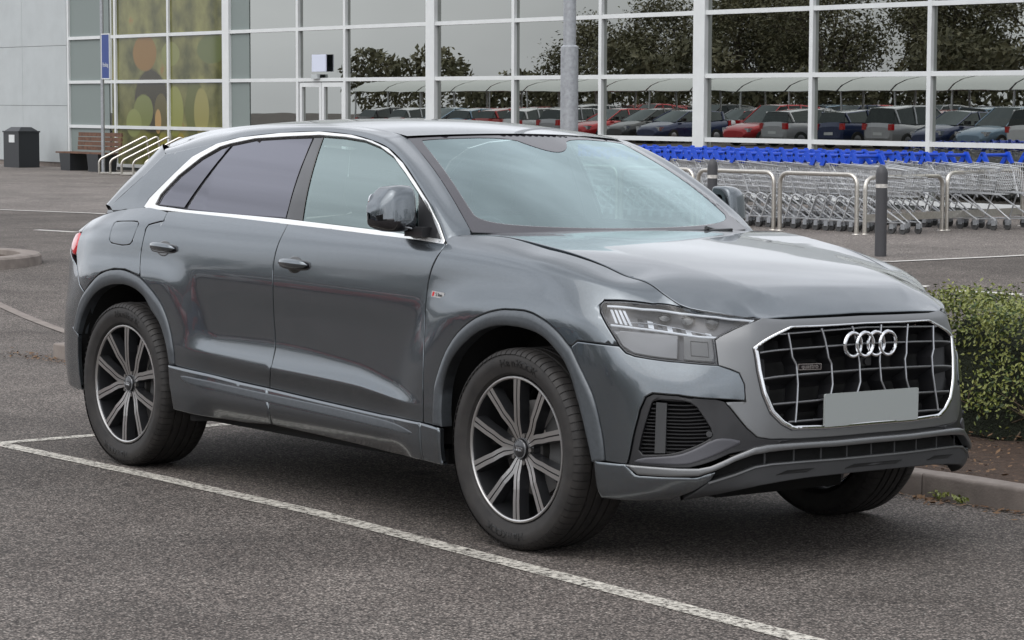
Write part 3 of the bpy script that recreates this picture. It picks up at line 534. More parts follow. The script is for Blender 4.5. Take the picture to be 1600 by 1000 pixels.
    if len(me.loops) == len(lnorm): me.normals_split_custom_set([tuple(x) for x in lnorm])
    ob = mko(name, me, mt, parent, smooth=False, **k)
    return ob
def both(name, poly, parent, mt, **k):
    a = panel(name, poly, parent, mt, side=-1, **k); b = panel(name, poly, parent, mt, side=1, **k); return a, b
def mir(poly):          # near half followed by the other half across the nose
    return list(poly) + [(2 * T1 - a, b) for a, b in reversed(poly)]

# ---------------------------------------------------------------- ground
def sst(a, b, x):
    u = min(max((x - a) / (b - a), 0), 1); return u * u * (3 - 2 * u)
def G(x, y):            # the bay tips by about a degree; everything further out is level
    b = -.01124 + .0167 * .0058 - .02769 * .0211 + .00578 * x - .02109 * y
    return b * (1 - sst(9, 18, math.hypot(x + .5, y + 1)))
def asphalt(name, c1, c2, fleck, scale=1.0):
    m = bpy.data.materials.new(name); m.use_nodes = True; nt = m.node_tree; p = nt.nodes['Principled BSDF']; N = nt.nodes.new; K = nt.links.new
    t = N('ShaderNodeTexCoord'); P = t.outputs['Object']
    v = N('ShaderNodeTexVoronoi'); v.inputs['Scale'].default_value = 95 * scale; K(P, v.inputs['Vector'])
    n1 = N('ShaderNodeTexNoise'); n1.inputs['Scale'].default_value = 1.1; n1.inputs['Detail'].default_value = 9; n1.inputs['Roughness'].default_value = .62; K(P, n1.inputs['Vector'])
    n2 = N('ShaderNodeTexNoise'); n2.inputs['Scale'].default_value = 60 * scale; n2.inputs['Detail'].default_value = 5; n2.inputs['Roughness'].default_value = .75; K(P, n2.inputs['Vector'])
    x = N('ShaderNodeMix'); x.data_type = 'RGBA'; r = N('ShaderNodeMapRange'); r.inputs['From Min'].default_value = .3; r.inputs['From Max'].default_value = .7; K(n1.outputs['Fac'], r.inputs[0]); K(r.outputs[0], x.inputs[0])
    x.inputs[6].default_value = (*c1, 1); x.inputs[7].default_value = (*c2, 1)
    r2 = N('ShaderNodeMapRange'); r2.inputs['From Min'].default_value = .30; r2.inputs['From Max'].default_value = .72; r2.inputs['To Min'].default_value = .12; r2.inputs['To Max'].default_value = 2.1; K(n2.outputs['Fac'], r2.inputs[0])
    v0 = N('ShaderNodeTexVoronoi'); v0.inputs['Scale'].default_value = 98 * scale; K(P, v0.inputs['Vector']); sc0 = N('ShaderNodeSeparateColor'); K(v0.outputs['Color'], sc0.inputs[0])
    r0 = N('ShaderNodeMapRange'); r0.inputs['To Min'].default_value = .42; r0.inputs['To Max'].default_value = 1.62; K(sc0.outputs[1], r0.inputs[0])
    e0 = N('ShaderNodeMapRange'); e0.inputs['From Min'].default_value = .55; e0.inputs['From Max'].default_value = .25; e0.inputs['To Min'].default_value = .35; K(v0.outputs['Distance'], e0.inputs[0])
    m0 = N('ShaderNodeMath'); m0.operation = 'MULTIPLY'; K(r0.outputs[0], m0.inputs[0]); K(e0.outputs[0], m0.inputs[1]); m1 = N('ShaderNodeMath'); m1.operation = 'MULTIPLY'; K(m0.outputs[0], m1.inputs[0]); K(r2.outputs[0], m1.inputs[1])
    s = N('ShaderNodeVectorMath'); s.operation = 'SCALE'; K(x.outputs[2], s.inputs[0]); K(m1.outputs[0], s.inputs['Scale'])
    # pale chippings
    vc = N('ShaderNodeSeparateColor'); K(v.outputs['Color'], vc.inputs[0]); g = N('ShaderNodeMath'); g.operation = 'GREATER_THAN'; g.inputs[1].default_value = .93; K(vc.outputs[0], g.inputs[0])
    g2 = N('ShaderNodeMath'); g2.operation = 'LESS_THAN'; g2.inputs[1].default_value = .38; K(v.outputs['Distance'], g2.inputs[0]); g3 = N('ShaderNodeMath'); g3.operation = 'MULTIPLY'; K(g.outputs[0], g3.inputs[0]); K(g2.outputs[0], g3.inputs[1])
    x2 = N('ShaderNodeMix'); x2.data_type = 'RGBA'; K(g3.outputs[0], x2.inputs[0]); K(s.outputs[0], x2.inputs[6]); x2.inputs[7].default_value = (*fleck, 1); K(x2.outputs[2], p.inputs['Base Color'])
    # old drips, patches and scuffs
    n4 = N('ShaderNodeTexNoise'); n4.inputs['Scale'].default_value = .38; n4.inputs['Detail'].default_value = 12; n4.inputs['Roughness'].default_value = .72; n4.inputs['Distortion'].default_value = .6; K(P, n4.inputs['Vector'])
    r4 = N('ShaderNodeMapRange'); r4.inputs['From Min'].default_value = .36; r4.inputs['From Max'].default_value = .62; r4.inputs['To Min'].default_value = .70; r4.inputs['To Max'].default_value = 1.14; K(n4.outputs['Fac'], r4.inputs[0])
    v5 = N('ShaderNodeTexVoronoi'); v5.inputs['Scale'].default_value = .9; K(P, v5.inputs['Vector']); r5 = N('ShaderNodeMapRange'); r5.inputs['From Min'].default_value = .03; r5.inputs['From Max'].default_value = .085; r5.inputs['To Min'].default_value = .62; r5.inputs['To Max'].default_value = 1; K(v5.outputs['Distance'], r5.inputs[0])
    m5 = N('ShaderNodeMath'); m5.operation = 'MULTIPLY'; K(r4.outputs[0], m5.inputs[0]); K(r5.outputs[0], m5.inputs[1]); s5 = N('ShaderNodeVectorMath'); s5.operation = 'SCALE'; K(x2.outputs[2], s5.inputs[0]); K(m5.outputs[0], s5.inputs['Scale']); K(s5.outputs[0], p.inputs['Base Color'])
    b = N('ShaderNodeBump'); b.inputs['Strength'].default_value = .9; b.inputs['Distance'].default_value = .004; ad = N('ShaderNodeMath'); ad.operation = 'ADD'; K(n2.outputs['Fac'], ad.inputs[0]); K(v.outputs['Distance'], ad.inputs[1]); K(ad.outputs[0], b.inputs['Height']); K(b.outputs[0], p.inputs['Normal'])
    p.inputs['Roughness'].default_value = .85; p.inputs['Specular IOR Level'].default_value = .35
    return m
MT['asphalt'] = asphalt('worn_asphalt', (.150, .127, .113), (.238, .208, .187), (.34, .32, .29))
MT['paving'] = asphalt('forecourt_tarmac', (.27, .238, .218), (.34, .305, .28), (.24, .22, .20), .8)
MT['kerb'] = mat('concrete_kerb', (.16, .135, .12), .85, noise=(7, .3, (.26, .225, .20)), bump=(90, .5, .004))
MT['soil'] = mat('leaf_litter_soil', (.030, .018, .012), .95, noise=(30, .5, (.085, .05, .032)), bump=(45, .9, .03))
def worn(name, col, lo=.41, hi=.53):
    m = mat(name, col, .7, noise=(25, .3)); nt = m.node_tree; N = nt.nodes.new; K = nt.links.new; p = nt.nodes['Principled BSDF']; o = [n for n in nt.nodes if n.type == 'OUTPUT_MATERIAL'][0]
    t = N('ShaderNodeTexCoord'); n = N('ShaderNodeTexNoise'); n.inputs['Scale'].default_value = 38; n.inputs['Detail'].default_value = 9; n.inputs['Roughness'].default_value = .78; K(t.outputs['Object'], n.inputs['Vector'])
    r = N('ShaderNodeMapRange'); r.inputs['From Min'].default_value = lo; r.inputs['From Max'].default_value = hi; K(n.outputs['Fac'], r.inputs[0])
    tr = N('ShaderNodeBsdfTransparent'); mx = N('ShaderNodeMixShader'); K(r.outputs[0], mx.inputs[0]); K(tr.outputs[0], mx.inputs[1]); K(p.outputs[0], mx.inputs[2]); K(mx.outputs[0], o.inputs[0]); return m
MT['line'] = worn('worn_white_line_paint', (.56, .53, .47)); MT['line_far'] = worn('line_paint', (.55, .53, .50), .25, .35)
def axis(lo, hi, near, far, c, rad):
    v = [c]
    while v[-1] < hi: v.append(v[-1] + (near if abs(v[-1] - c) < rad else far))
    w = [c]
    while w[0] > lo: w.insert(0, w[0] - (near if abs(w[0] - c) < rad else far))
    return sorted(set([round(a, 4) for a in w + v]))
gx, gy = axis(-300, 300, .6, 12, 0, 22), axis(-300, 300, .6, 12, 0, 22)
v, f = grid_mesh(np.array([[(x, y, G(x, y)) for y in gy] for x in gx]), flip=False)
mk('ground', v, f, MT['asphalt'], kind='structure')
def sheet(name, pts, m, dz=.004, n=10, **k):
    """ribbon: pts = [(x, y, half width)]; follows the ground"""
    vs = []; d = []
    for a, b in zip(pts[:-1], pts[1:]):
        for q in range(n): t = q / n; d.append(tuple(a[i] + (b[i] - a[i]) * t for i in range(3)))
    d.append(pts[-1]); row = []
    for i, (x, y, w) in enumerate(d):
        p0 = d[max(i - 1, 0)]; p1 = d[min(i + 1, len(d) - 1)]; l = math.hypot(p1[0] - p0[0], p1[1] - p0[1]); nx, ny = -(p1[1] - p0[1]) / l, (p1[0] - p0[0]) / l
        row.append([(x + nx * q, y + ny * q, G(x + nx * q, y + ny * q) + dz) for q in (w, w * .33, -w * .33, -w)])
    v, f = grid_mesh(np.array(row), flip=True); return mk(name, v, f, m, smooth=False, **k)
sheet('bay_line', [(-5.2, -1.13, .05), (-3.75, -1.115, .05), (-2.5, -1.085, .05), (-1.19, -1.09, .05), (.56, -1.215, .052), (2.6, -1.36, .052)], MT['line'], kind='structure')
sheet('bay_line', [(-4.05, -1.07, .045), (-4.18, .49, .045), (-4.3, 1.45, .045)], MT['line'], kind='structure')
sheet('road_line', [(-8.62, 11.56, .075), (-8.14, 11.72, .075), (-5.0, 12.6, .075)], MT['line_far'], kind='structure')
sheet('road_line', [(-9.2, 11.60, .06), (-9.0, 11.66, .06)], MT['line_far'], kind='structure')
sheet('road_line', [(-22.6, 9.0, .06), (-21.75, 9.15, .06)], MT['line_far'], kind='structure')
sheet('road_line', [(-29.5, 9.9, .05), (-25.5, 9.9, .05)], MT['line_far'], kind='structure') if False else None
# forecourt: a separate sheet of paler tarmac in front of the shop with a flush pale edging
pav = [(-11.05, 40.), (-10.95, 15.1), (-11.08, 13.4), (-13.0, 12.5), (-20.0, 12.35), (-26.4, 12.05), (-27.9, 11.6), (-60, 2.0), (-90, -6), (-90, 40.)]
vs = [(x, y, G(x, y) + .004) for x, y in pav]; mk('forecourt', vs, [tuple(range(len(vs)))], MT['paving'], smooth=False, kind='structure')
sheet('flush_edging', [(-10.95, 30., .06), (-10.95, 15.1, .06), (-11.08, 13.4, .055), (-13.0, 12.5, .055), (-20.0, 12.35, .055), (-26.4, 12.05, .055), (-27.9, 11.6, .055), (-60, 2.0, .055)], MT['line_far'], .008, kind='structure')
sheet('flush_edging', [(-13.5, 3.58, .05), (-11.54, 3.03, .05), (-10.2, 2.68, .05)], MT['kerb'], .006, kind='structure')
# kerb stones along the planting bed
KB = tag(empty('kerb'), 'grey brown concrete kerb edging the planting bed beside the car', 'kerb')
KB['kind'] = 'structure'; del KB['category']; del KB['label']
def kerbstone(x0, x1, y0, y1, h=.105, r=.018, par=None):
    n = 3; mb = MB(); zb = G((x0 + x1) / 2, y0); prof = [(y0, -.1), (y0 + .006, h - r)] + [(y0 + .006 + r * (1 - math.cos(a)), h - r + r * math.sin(a)) for a in (.4, .8, 1.2, 1.57)] + [(y1, h), (y1, -.1)]
    row = [[(x, y, zb + z + RNG.normal() * .0012) for y, z in prof] for x in np.linspace(x0, x1, 5)]; v, f = grid_mesh(np.array(row), flip=False); mb.add(v, f); mb.add(row[0], [tuple(range(len(prof)))]); mb.add(row[-1], [tuple(range(len(prof)))[::-1]])
    return mb.build('kerb_stone', MT['kerb'], par)
x = -8.35
while x < 9: kerbstone(x + .004, x + .911, 1.53, 1.655, par=KB); x += .915
y = 1.66
while y < 4.0: 
    o = kerbstone(0, .905, 0, .12, par=KB); o.rotation_euler = (0, 0, R(-90)); o.location = (-8.35, y + .91, G(-8.3, y) - G(.45, 0)); y += .915
bed = [[(x, y, G(x, y) + .075 + .02 * math.sin(x * 3.1 + y * 5) + .02 * RNG.random()) for y in (1.655, 1.9, 2.2, 2.6, 3.0, 3.6, 4.4, 5.0)] for x in np.arange(-8.22, 9.2, .3)]
v, f = grid_mesh(np.array(bed)); mk('planting_bed', v, f, MT['soil'], kind='structure')
# leaf litter and chips in the gutter and on the bed
def litter(name, pts, sizes, m, up=.7, **k):
    vs, fs = [], []
    for (x, y, z), s in zip(pts, sizes):
        a = RNG.random() * 6.28; d1 = np.array([math.cos(a), math.sin(a), RNG.normal() * .25]) * s; d2 = np.array([-math.sin(a), math.cos(a), RNG.normal() * .25]) * s * .5; c = np.array([x, y, z]); b = len(vs)
        vs += [c - d1, c + d2 - d1 * .1, c + d1, c - d2]; fs.append((b, b + 1, b + 2, b + 3))
    return mk(name, vs, fs, m, smooth=False, **k)
MT['dead'] = mat('dead_leaves', (.10, .048, .024), .8, noise=(9, .5, (.20, .12, .06)))
pts = [(x, 1.50 - abs(RNG.normal()) * .07, 0) for x in RNG.uniform(-2.0, 4, 900)] + [(x, y, .10) for x, y in zip(RNG.uniform(-8, 6, 3600), RNG.uniform(1.68, 3.2, 3600))] + [(x, y, 0) for x, y in zip(RNG.normal(-8.4, .35, 160), RNG.normal(1.45, .08, 160))]
litter('leaf_litter', [(x, y, G(x, y) + z + .008) for x, y, z in pts], RNG.uniform(.006, .022, len(pts)), MT['dead'], kind='stuff')
pts = [(x, y) for x, y in zip(RNG.uniform(-6, 3.5, 420), RNG.uniform(-4.5, 1.4, 420))]
litter('grit', [(x, y, G(x, y) + .003) for x, y in pts], RNG.uniform(.002, .005, len(pts)), mat('pale_grit', (.30, .29, .26), .8), kind='stuff')
MT['leaf'] = mat('hedge_leaf', (.105, .145, .026), .4, spec=.5, noise=(9, .5, (.27, .275, .072)))
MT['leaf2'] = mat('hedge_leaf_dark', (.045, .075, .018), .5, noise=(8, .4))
MT['twig'] = mat('hedge_twig', (.11, .08, .055), .85, noise=(20, .3))
def leafy(name, pts, nrm, size, m, parent=None, **k):
    vs, fs = [], []; n = len(pts); rd = RNG.normal(size=(n, 3)); rd2 = RNG.normal(size=(n, 3))
    for c, nn, s, a, b in zip(pts, nrm, size, rd, rd2):
        w = nn * 1.0 + a * .75; w /= np.linalg.norm(w); t = np.cross(w, b); t /= np.linalg.norm(t); u = np.cross(w, t); q = len(vs)
        vs += [c - t * s, c + u * s * .48 + w * s * .12, c + t * s, c - u * s * .48 + w * s * .12]; fs.append((q, q + 1, q + 2, q + 3))
    return mk(name, vs, fs, m, parent, smooth=False, **k)
def hedge(x0, x1, y0, y1, h):
    H = empty('hedge', ((x0 + x1) / 2, (y0 + y1) / 2, 0), label='low clipped green hedge behind the kerb to the right of the car', cat='hedge'); off = np.array([(x0 + x1) / 2, (y0 + y1) / 2, 0])
    def hh(x, y): return h + .035 * math.sin(x * 2.3) + .025 * math.sin(x * 5.1 + y * 3) + .02 * math.sin(x * 11 + y * 7)
    core = np.array([[(x, y0 + .16 + (y1 - y0 - .32) * t, G(x, y0) + (hh(x, y0) - .12) * z) for t, z in ((0, .12), (.0, .55), (0.02, .9), (.2, 1), (.8, 1), (.98, .9), (1, .12))] for x in np.linspace(x0 + .15, x1 - .15, 60)]) - off
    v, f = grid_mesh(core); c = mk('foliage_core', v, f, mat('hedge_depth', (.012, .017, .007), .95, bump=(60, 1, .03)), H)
    N1 = 78000; P = []; Nn = []; S = []
    for _ in range(N1):
        x = RNG.uniform(x0, x1); r = RNG.random(); z0 = G(x, y0)
        if r < .47:       # front face
            z = (RNG.random() ** .8) * h; gap = .10 * math.sin(x * 3.7 + z * 6) * math.sin(x * 9 - z * 8) ; y = y0 + .07 + gap * .6 + abs(RNG.normal()) * .06 - .05 * (z / h) * math.sin(x * 6.3) + .20 * max(0, .28 - z / h); p = (x, y, z0 + z); n = (0, -1, .35)
            if z < .22 and RNG.random() < .75: continue
        elif r < .94: y = RNG.uniform(y0, y1); e = min(abs(y - y0), .12) / .12; p = (x, y, z0 + hh(x, y) - .05 * (1 - e) + RNG.normal() * .022); n = (0, -.1, 1)
        else:
            s_ = x0; z = RNG.random() * h; p = (s_ + abs(RNG.normal()) * .05, RNG.uniform(y0, y1), z0 + z); n = (-1, 0, .3)
        P.append(p); Nn.append(n); S.append(RNG.uniform(.009, .017))
    P = np.array(P) - off; Nn = np.array(Nn, float); S = np.array(S); k = len(P) * 2 // 3
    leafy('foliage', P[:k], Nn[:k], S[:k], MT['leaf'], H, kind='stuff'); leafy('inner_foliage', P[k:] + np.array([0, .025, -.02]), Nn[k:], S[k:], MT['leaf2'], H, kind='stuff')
    mb = MB()
    for _ in range(260):
        x = RNG.uniform(x0, min(x1, 3)); y = y0 + RNG.uniform(.1, .5); z = G(x, y0) + .08; pts = [Vector((x, y, z))]
        d = Vector((RNG.normal() * .5, RNG.normal() * .4 - .25, 1)).normalized()
        for i in range(4): d = (d + Vector((RNG.normal(), RNG.normal(), RNG.normal() * .5)) * .25).normalized(); pts.append(pts[-1] + d * .09)
        mb.tube([p - Vector(off) for p in pts], [.006, .005, .004, .003, .002], 4)
    mb.build('twigs', MT['twig'], H, kind='stuff')
    return H
hedge(-1.42, 9, 2.93, 3.72, .80)
# small weeds in the gutter
for i, (x, y, s) in enumerate(((.02, 1.50, .05), (.16, 1.49, .045), (.62, 1.50, .03), (.70, 1.49, .028))):
    P = [(x + math.cos(a) * r, y + math.sin(a) * r * .7 , G(x, y) + .01 + r * .5) for a, r in [(RNG.random() * 6.28, RNG.random() * s) for _ in range(26)]]
    leafy('weed', np.array(P), np.tile((0, -.3, 1.), (26, 1)), np.full(26, s * .35), MT['leaf'], label='small green weed in the gutter against the kerb, %s' % ('leftmost by the tyre', 'second from the tyre', 'near the frame edge', 'last one to the right')[i], cat='weed', group='weeds in the gutter')
# rounded kerb island on the left
I_ = empty('traffic_island', (-17.15, 4.75, 0), label='round concrete kerb ring around dark soil at the left edge', cat='island')
mb = MB(); mb.lathe([(-.05, 1.25), (.085, 1.24), (.105, 1.22), (.11, 1.18), (.11, 1.05), (.10, 1.02), (-.05, 1.0)], 48, 'z'); mb.build('kerb_ring', MT['kerb'], I_)
mb = MB(); mb.lathe([(.05, 1.01), (.08, .6), (.09, .001)], 24, 'z'); mb.build('soil', MT['soil'], I_)
# ---------------------------------------------------------------- shop front
MT['white'] = mat('white_powder_coat', (.66, .68, .68), .4, noise=(3, .05)); MT['clad'] = mat('pale_grey_cladding', (.44, .47, .475), .5, noise=(1.5, .06))
MT['shop_glass'] = glass('shop_glass', (.22, .25, .24), .46, 1.0, power=3.2, rcol=(.80, .82, .78), ripple=(.9, .12, .005))
MT['dark_in'] = mat('shop_interior', (.05, .055, .052), .9); MT['spandrel'] = mat('grey_backed_pane', (.20, .235, .225), .6)
def fy(x): return 24.769 + (x + 50.259) * (-.0351)
FA = empty('shop_building', (-33, fy(-33), 0), math.atan(-.0351), label='shop front of large glass panes in white frames with pale cladding at left', cat='building')
def fx(x): return x + 33.0
def fbox(mb, x0, x1, y0, y1, z0, z1): mb.box(fx(x0), fx(x1), y0, y1, z0, z1)
XM = [-50.30, -47.70, -44.95, -42.13, -38.98, -37.03, -33.73, -30.88, -28.12, -25.25, -22.36, -19.60, -16.80, -14.0, -11.2, -8.4]
ZR = [.12, 1.09, 2.24, 3.38, 4.52, 5.66]
thick = {-42.13, -33.73, -25.25, -16.80, -8.4}
for x in XM:
    w = .155 if x in thick else .045
    mb = MB(); fbox(mb, x - w, x + w, -.07 if x in thick else -.05, .10, 0, 5.75); mb.build('thick_mullion' if x in thick else 'mullion', MT['white'], FA, smooth=False)
for a, b in zip(XM[:-1], XM[1:]):
    wa = .155 if a in thick else .045; wb = .155 if b in thick else .045
    for k, z in enumerate(ZR):
        if a == -38.98 and z < 2: continue
        mb = MB(); fbox(mb, a + wa, b - wb, -.045, .08, z - .04, z + .04); mb.build('transom', MT['white'], FA, smooth=False)
    for k in range(5):
        if a == -38.98 and k < 2: continue
        mb = MB(); n = 6; X = np.linspace(a + wa - .01, b - wb + .01, n); Z = np.linspace(ZR[k] + .03, ZR[k + 1] - .03, 5)
        v, f = grid_mesh(np.array([[(fx(x) , .02, z) for z in Z] for x in X]), flip=True); mb.add(v, f); mb.build('window_pane', MT['shop_glass'], FA)
    mb = MB(); fbox(mb, a + wa, b - wb, -.03, .10, 0, .08); mb.build('plinth', MT['dark_in'], FA, smooth=False)
# double door
for i, (a, b) in enumerate(((-38.90, -38.0), (-37.98, -37.08))):
    D = MB(); fbox(D, a, a + .09, -.03, .06, .02, 2.18); fbox(D, b - .09, b, -.03, .06, .02, 2.18); fbox(D, a + .09, b - .09, -.03, .06, 2.08, 2.18); fbox(D, a + .09, b - .09, -.03, .06, .02, .14)
    d = D.build('door', MT['white'], FA, smooth=False, kind='stuff' if False else None); mb = MB(); mb.add([(fx(a + .08), .02, .12), (fx(b - .08), .02, .12), (fx(b - .08), .02, 2.10), (fx(a + .08), .02, 2.10)], [(0, 1, 2, 3)]); mb.build('pane', MT['shop_glass'], d, smooth=False)
mb = MB(); fbox(mb, -38.30, -37.72, -.085, -.06, 2.42, 2.80); mb.build('door_notice', mat('notice_white', (.62, .66, .78), .5), FA, smooth=False)
mb = MB(); fbox(mb, -38.28, -38.02, -.12, -.051, 2.26, 2.36); mb.build('door_sensor', MT['clad'], FA, smooth=False)
# cladding to the left, panel by panel
x = -50.35
k = 0
while x > -66:
    for z0, z1 in ((.0, .12), (.13, 1.62), (1.63, 3.2), (3.21, 5.75)):
        mb = MB(); fbox(mb, x - 2.62, x, -.06 if z0 else -.03, .10, z0, z1); mb.build('cladding_panel', MT['clad'] if z0 else MT['kerb'], FA, smooth=False)
    x -= 2.63
x = -8.2
while x < 14:
    for z0, z1 in ((.0, .12), (.13, 1.62), (1.63, 3.2), (3.21, 5.75)):
        mb = MB(); fbox(mb, x, x + 2.62, -.06 if z0 else -.03, .10, z0, z1); mb.build('cladding_panel', MT['clad'] if z0 else MT['kerb'], FA, smooth=False)
    x += 2.63
mb = MB(); fbox(mb, -66, 15.4, -.1, .4, 5.76, 7.2); mb.build('fascia', MT['clad'], FA, smooth=False)
mb = MB(); fbox(mb, -66, 15.4, 5.2, 5.4, 0, 5.7); mb.build('back_wall', MT['dark_in'], FA, smooth=False)
mb = MB(); fbox(mb, -66, -6, .5, 5.2, -.05, .0); mb.build('shop_floor', mat('shop_floor', (.16, .15, .14), .4), FA, smooth=False)
mb = MB(); fbox(mb, -66, -6, .12, 5.2, 5.6, 5.7); mb.build('shop_ceiling', MT['dark_in'], FA, smooth=False)
for a, b in ((-50.25, -48.10), (-42.0, -41.15)):
    mb = MB(); fbox(mb, a, b, .004, .018, .1, 5.6); mb.build('pane_backing', MT['spandrel'], FA, smooth=False)
# printed poster of olives on a pale green ground, behind the panes
def poster_mat():
    m = bpy.data.materials.new('olive_print'); m.use_nodes = True; nt = m.node_tree; p = nt.nodes['Principled BSDF']; N = nt.nodes.new; K = nt.links.new
    t = N('ShaderNodeTexCoord'); mp = N('ShaderNodeMapping'); K(t.outputs['Object'], mp.inputs[0]); sx = N('ShaderNodeSeparateXYZ'); K(mp.outputs[0], sx.inputs[0])
    n = N('ShaderNodeTexNoise'); n.inputs['Scale'].default_value = 1.4; n.inputs['Detail'].default_value = 6; K(mp.outputs[0], n.inputs['Vector'])
    base = N('ShaderNodeValToRGB'); base.color_ramp.elements[0].position = .35; base.color_ramp.elements[0].color = (.055, .058, .014, 1); base.color_ramp.elements[1].position = .65; base.color_ramp.elements[1].color = (.19, .185, .06, 1); e = base.color_ramp.elements.new(.78); e.color = (.26, .10, .025, 1); K(n.outputs['Fac'], base.inputs[0])
    cur = base.outputs[0]
    for (cx, cz, rx, rz, col) in ((-12.9, 1.75, .85, .80, (.035, .03, .012)), (-13.3, 1.5, .50, .42, (.15, .17, .05)), (-12.4, 1.45, .34, .48, (.10, .085, .03)), (-12.55, 1.25, .16, .30, (.38, .24, .09)), (-11.7, 1.5, .42, .62, (.22, .23, .06)), (-13.8, 1.2, .4, .35, (.20, .22, .07)), (-10.7, 1.55, .50, .70, (.10, .11, .03)), (-10.4, 1.5, .36, .58, (.24, .22, .07)), (-12.3, .45, .30, .55, (.24, .22, .06)), (-11.4, .5, .26, .5, (.28, .22, .05)), (-10.9, .5, .5, .35, (.05, .05, .02)), (-9.9, 3.0, .7, .35, (.10, .12, .04)), (-13.2, 2.95, .6, .45, (.20, .11, .025)), (-11.9, 2.9, .45, .3, (.18, .19, .06))):
        a = N('ShaderNodeMath'); a.operation = 'SUBTRACT'; a.inputs[1].default_value = cx; K(sx.outputs[0], a.inputs[0]); a2 = N('ShaderNodeMath'); a2.operation = 'DIVIDE'; a2.inputs[1].default_value = rx; K(a.outputs[0], a2.inputs[0])
        b = N('ShaderNodeMath'); b.operation = 'SUBTRACT'; b.inputs[1].default_value = cz; K(sx.outputs[2], b.inputs[0]); b2 = N('ShaderNodeMath'); b2.operation = 'DIVIDE'; b2.inputs[1].default_value = rz; K(b.outputs[0], b2.inputs[0])
        c = N('ShaderNodeCombineXYZ'); K(a2.outputs[0], c.inputs[0]); K(b2.outputs[0], c.inputs[1]); l = N('ShaderNodeVectorMath'); l.operation = 'LENGTH'; K(c.outputs[0], l.inputs[0])
        n3 = N('ShaderNodeMath'); n3.operation = 'MULTIPLY_ADD'; n3.inputs[1].default_value = .22; K(n.outputs['Fac'], n3.inputs[0]); K(l.outputs['Value'], n3.inputs[2])
        r = N('ShaderNodeMapRange'); r.inputs['From Min'].default_value = 1.16; r.inputs['From Max'].default_value = 1.06; K(n3.outputs[0], r.inputs[0])
        x = N('ShaderNodeMix'); x.data_type = 'RGBA'; K(r.outputs[0], x.inputs[0]); K(cur, x.inputs[6]); x.inputs[7].default_value = (*col, 1); cur = x.outputs[2]
    K(cur, p.inputs['Base Color']); p.inputs['Roughness'].default_value = .12; return m
mb = MB(); fbox(mb, -47.95, -42.30, .004, .014, .1, 5.6); mb.build('window_poster', poster_mat(), FA, smooth=False)
# dim shelving seen through the panes
for i in range(9):
    x = -40.5 + i * 3.2; mb = MB(); fbox(mb, x, x + 2.2, 2.6 + (i % 3) * .5, 3.2 + (i % 3) * .5, 0, 1.5 + .25 * (i % 2)); mb.build('shelf_unit', mat('shelf_goods_%d' % i, ((.18, .10, .06), (.10, .14, .12), (.20, .19, .16))[i % 3], .8, noise=(6, .6)), FA, smooth=False)

# ---------------------------------------------------------------- the grey car
MWC = Matrix(((.99998, .00108, -.00578, .0167), (-.00096, .99978, .02109, -.02769), (.0058, -.02108, .99976, -.01124), (0, 0, 0, 1)))   # the bay tips slightly away from level
CAR = empty('parked_car', label='metallic dark grey SUV with octagonal chrome-framed grille and blank plate, parked in the bay', cat='car')
CAR.matrix_world = MWC
O = OUTL
for nm in ('front_door', 'rear_door'):
    both(nm, O[nm], CAR, MT['paint'])
both('front_fender', O['front_fender'], CAR, MT['paint'])
quarter = [(-2.731, .976), (-2.737, .936), (-2.859, .915), (-2.873, .897), (-2.875, .853), (-2.878, .771), (-2.86, .722), (-2.837, .683)] + [(-3.3, .66)] + [(-3.44, .640), (-3.53, .655), (-3.66, .70), (-3.72, .76), (-3.74, .85), (-3.76, .93), (-3.74, 1.0), (-3.175, 1.0), (-2.934, .995)]
quarter = [(-2.731, .976), (-2.737, .936), (-2.859, .915), (-2.873, .897), (-2.875, .853), (-2.878, .771), (-2.86, .722), (-2.845, .690), (-2.894, .695), (-2.992, .708), (-3.104, .706), (-3.23, .686), (-3.343, .645), (-3.40, .615),
           (-3.47, .640), (-3.56, .700), (-3.60, .76), (-3.60, .86), (-3.60, 1.0), (-3.175, 1.0), (-2.934, .995)]
tail = [(-3.60, .79), (-3.60, .90), (-3.80, .93), (-4.3, .92), (-4.3, .83), (-3.80, .80), (-3.66, .735)]
qa, qb = both('rear_quarter_panel', quarter, CAR, MT['paint'], holes=[O['fuel']])
panel('fuel_flap', smooth_poly(O['fuel'], 1), qa, MT['paint'], gap=.0025)
panel('rear_quarter_inlay', smooth_poly(O['fuel'], 1), qb, MT['paint'], side=1, gap=.0005)
ta, tb = both('tail_lamp', smooth_poly(tail, 1), CAR, MT['tail'], pillow=(.03, .012), gap=.002)
both('tailgate_upper', [(-3.60, .90), (-3.60, 1.0), (T0, 1.0), (T0, .92), (-4.3, .92), (-3.80, .93)], CAR, MT['paint'], gap=.001)
both('tailgate', [(-4.30, .92), (-4.3, .83), (-3.80, .80), (-3.78, .60), (T0, .60), (T0, .92)], CAR, MT['paint'], gap=.001)
rb = [(-3.40, .615), (-3.45, .55), (-3.497, .505), (-3.532, .40), (-3.478, .381), (-3.478, .256), (-3.442, .10), (-3.60, .08), (-3.80, .07), (T0, .07), (T0, .60), (-3.78, .60), (-3.80, .80), (-3.66, .735), (-3.56, .70), (-3.47, .64)]
both('rear_bumper', rb, CAR, MT['paint'])
both('front_arch_trim', O['front_arch_trim'], CAR, MT['arch'], pillow=(.022, .010), off=.010, gap=.001, step=.02, flange=.05)
both('rear_arch_trim', O['rear_arch_trim'], CAR, MT['arch'], pillow=(.022, .010), off=.010, gap=.001, step=.02, flange=.05)
for nm in ('sill_front', 'sill_rear', 'sill_fender'):
    both('door_sill_trim' if nm != 'sill_fender' else 'fender_sill_trim', O[nm], CAR, MT['paint'], pillow=(.013, .010), off=.018, gap=.002)
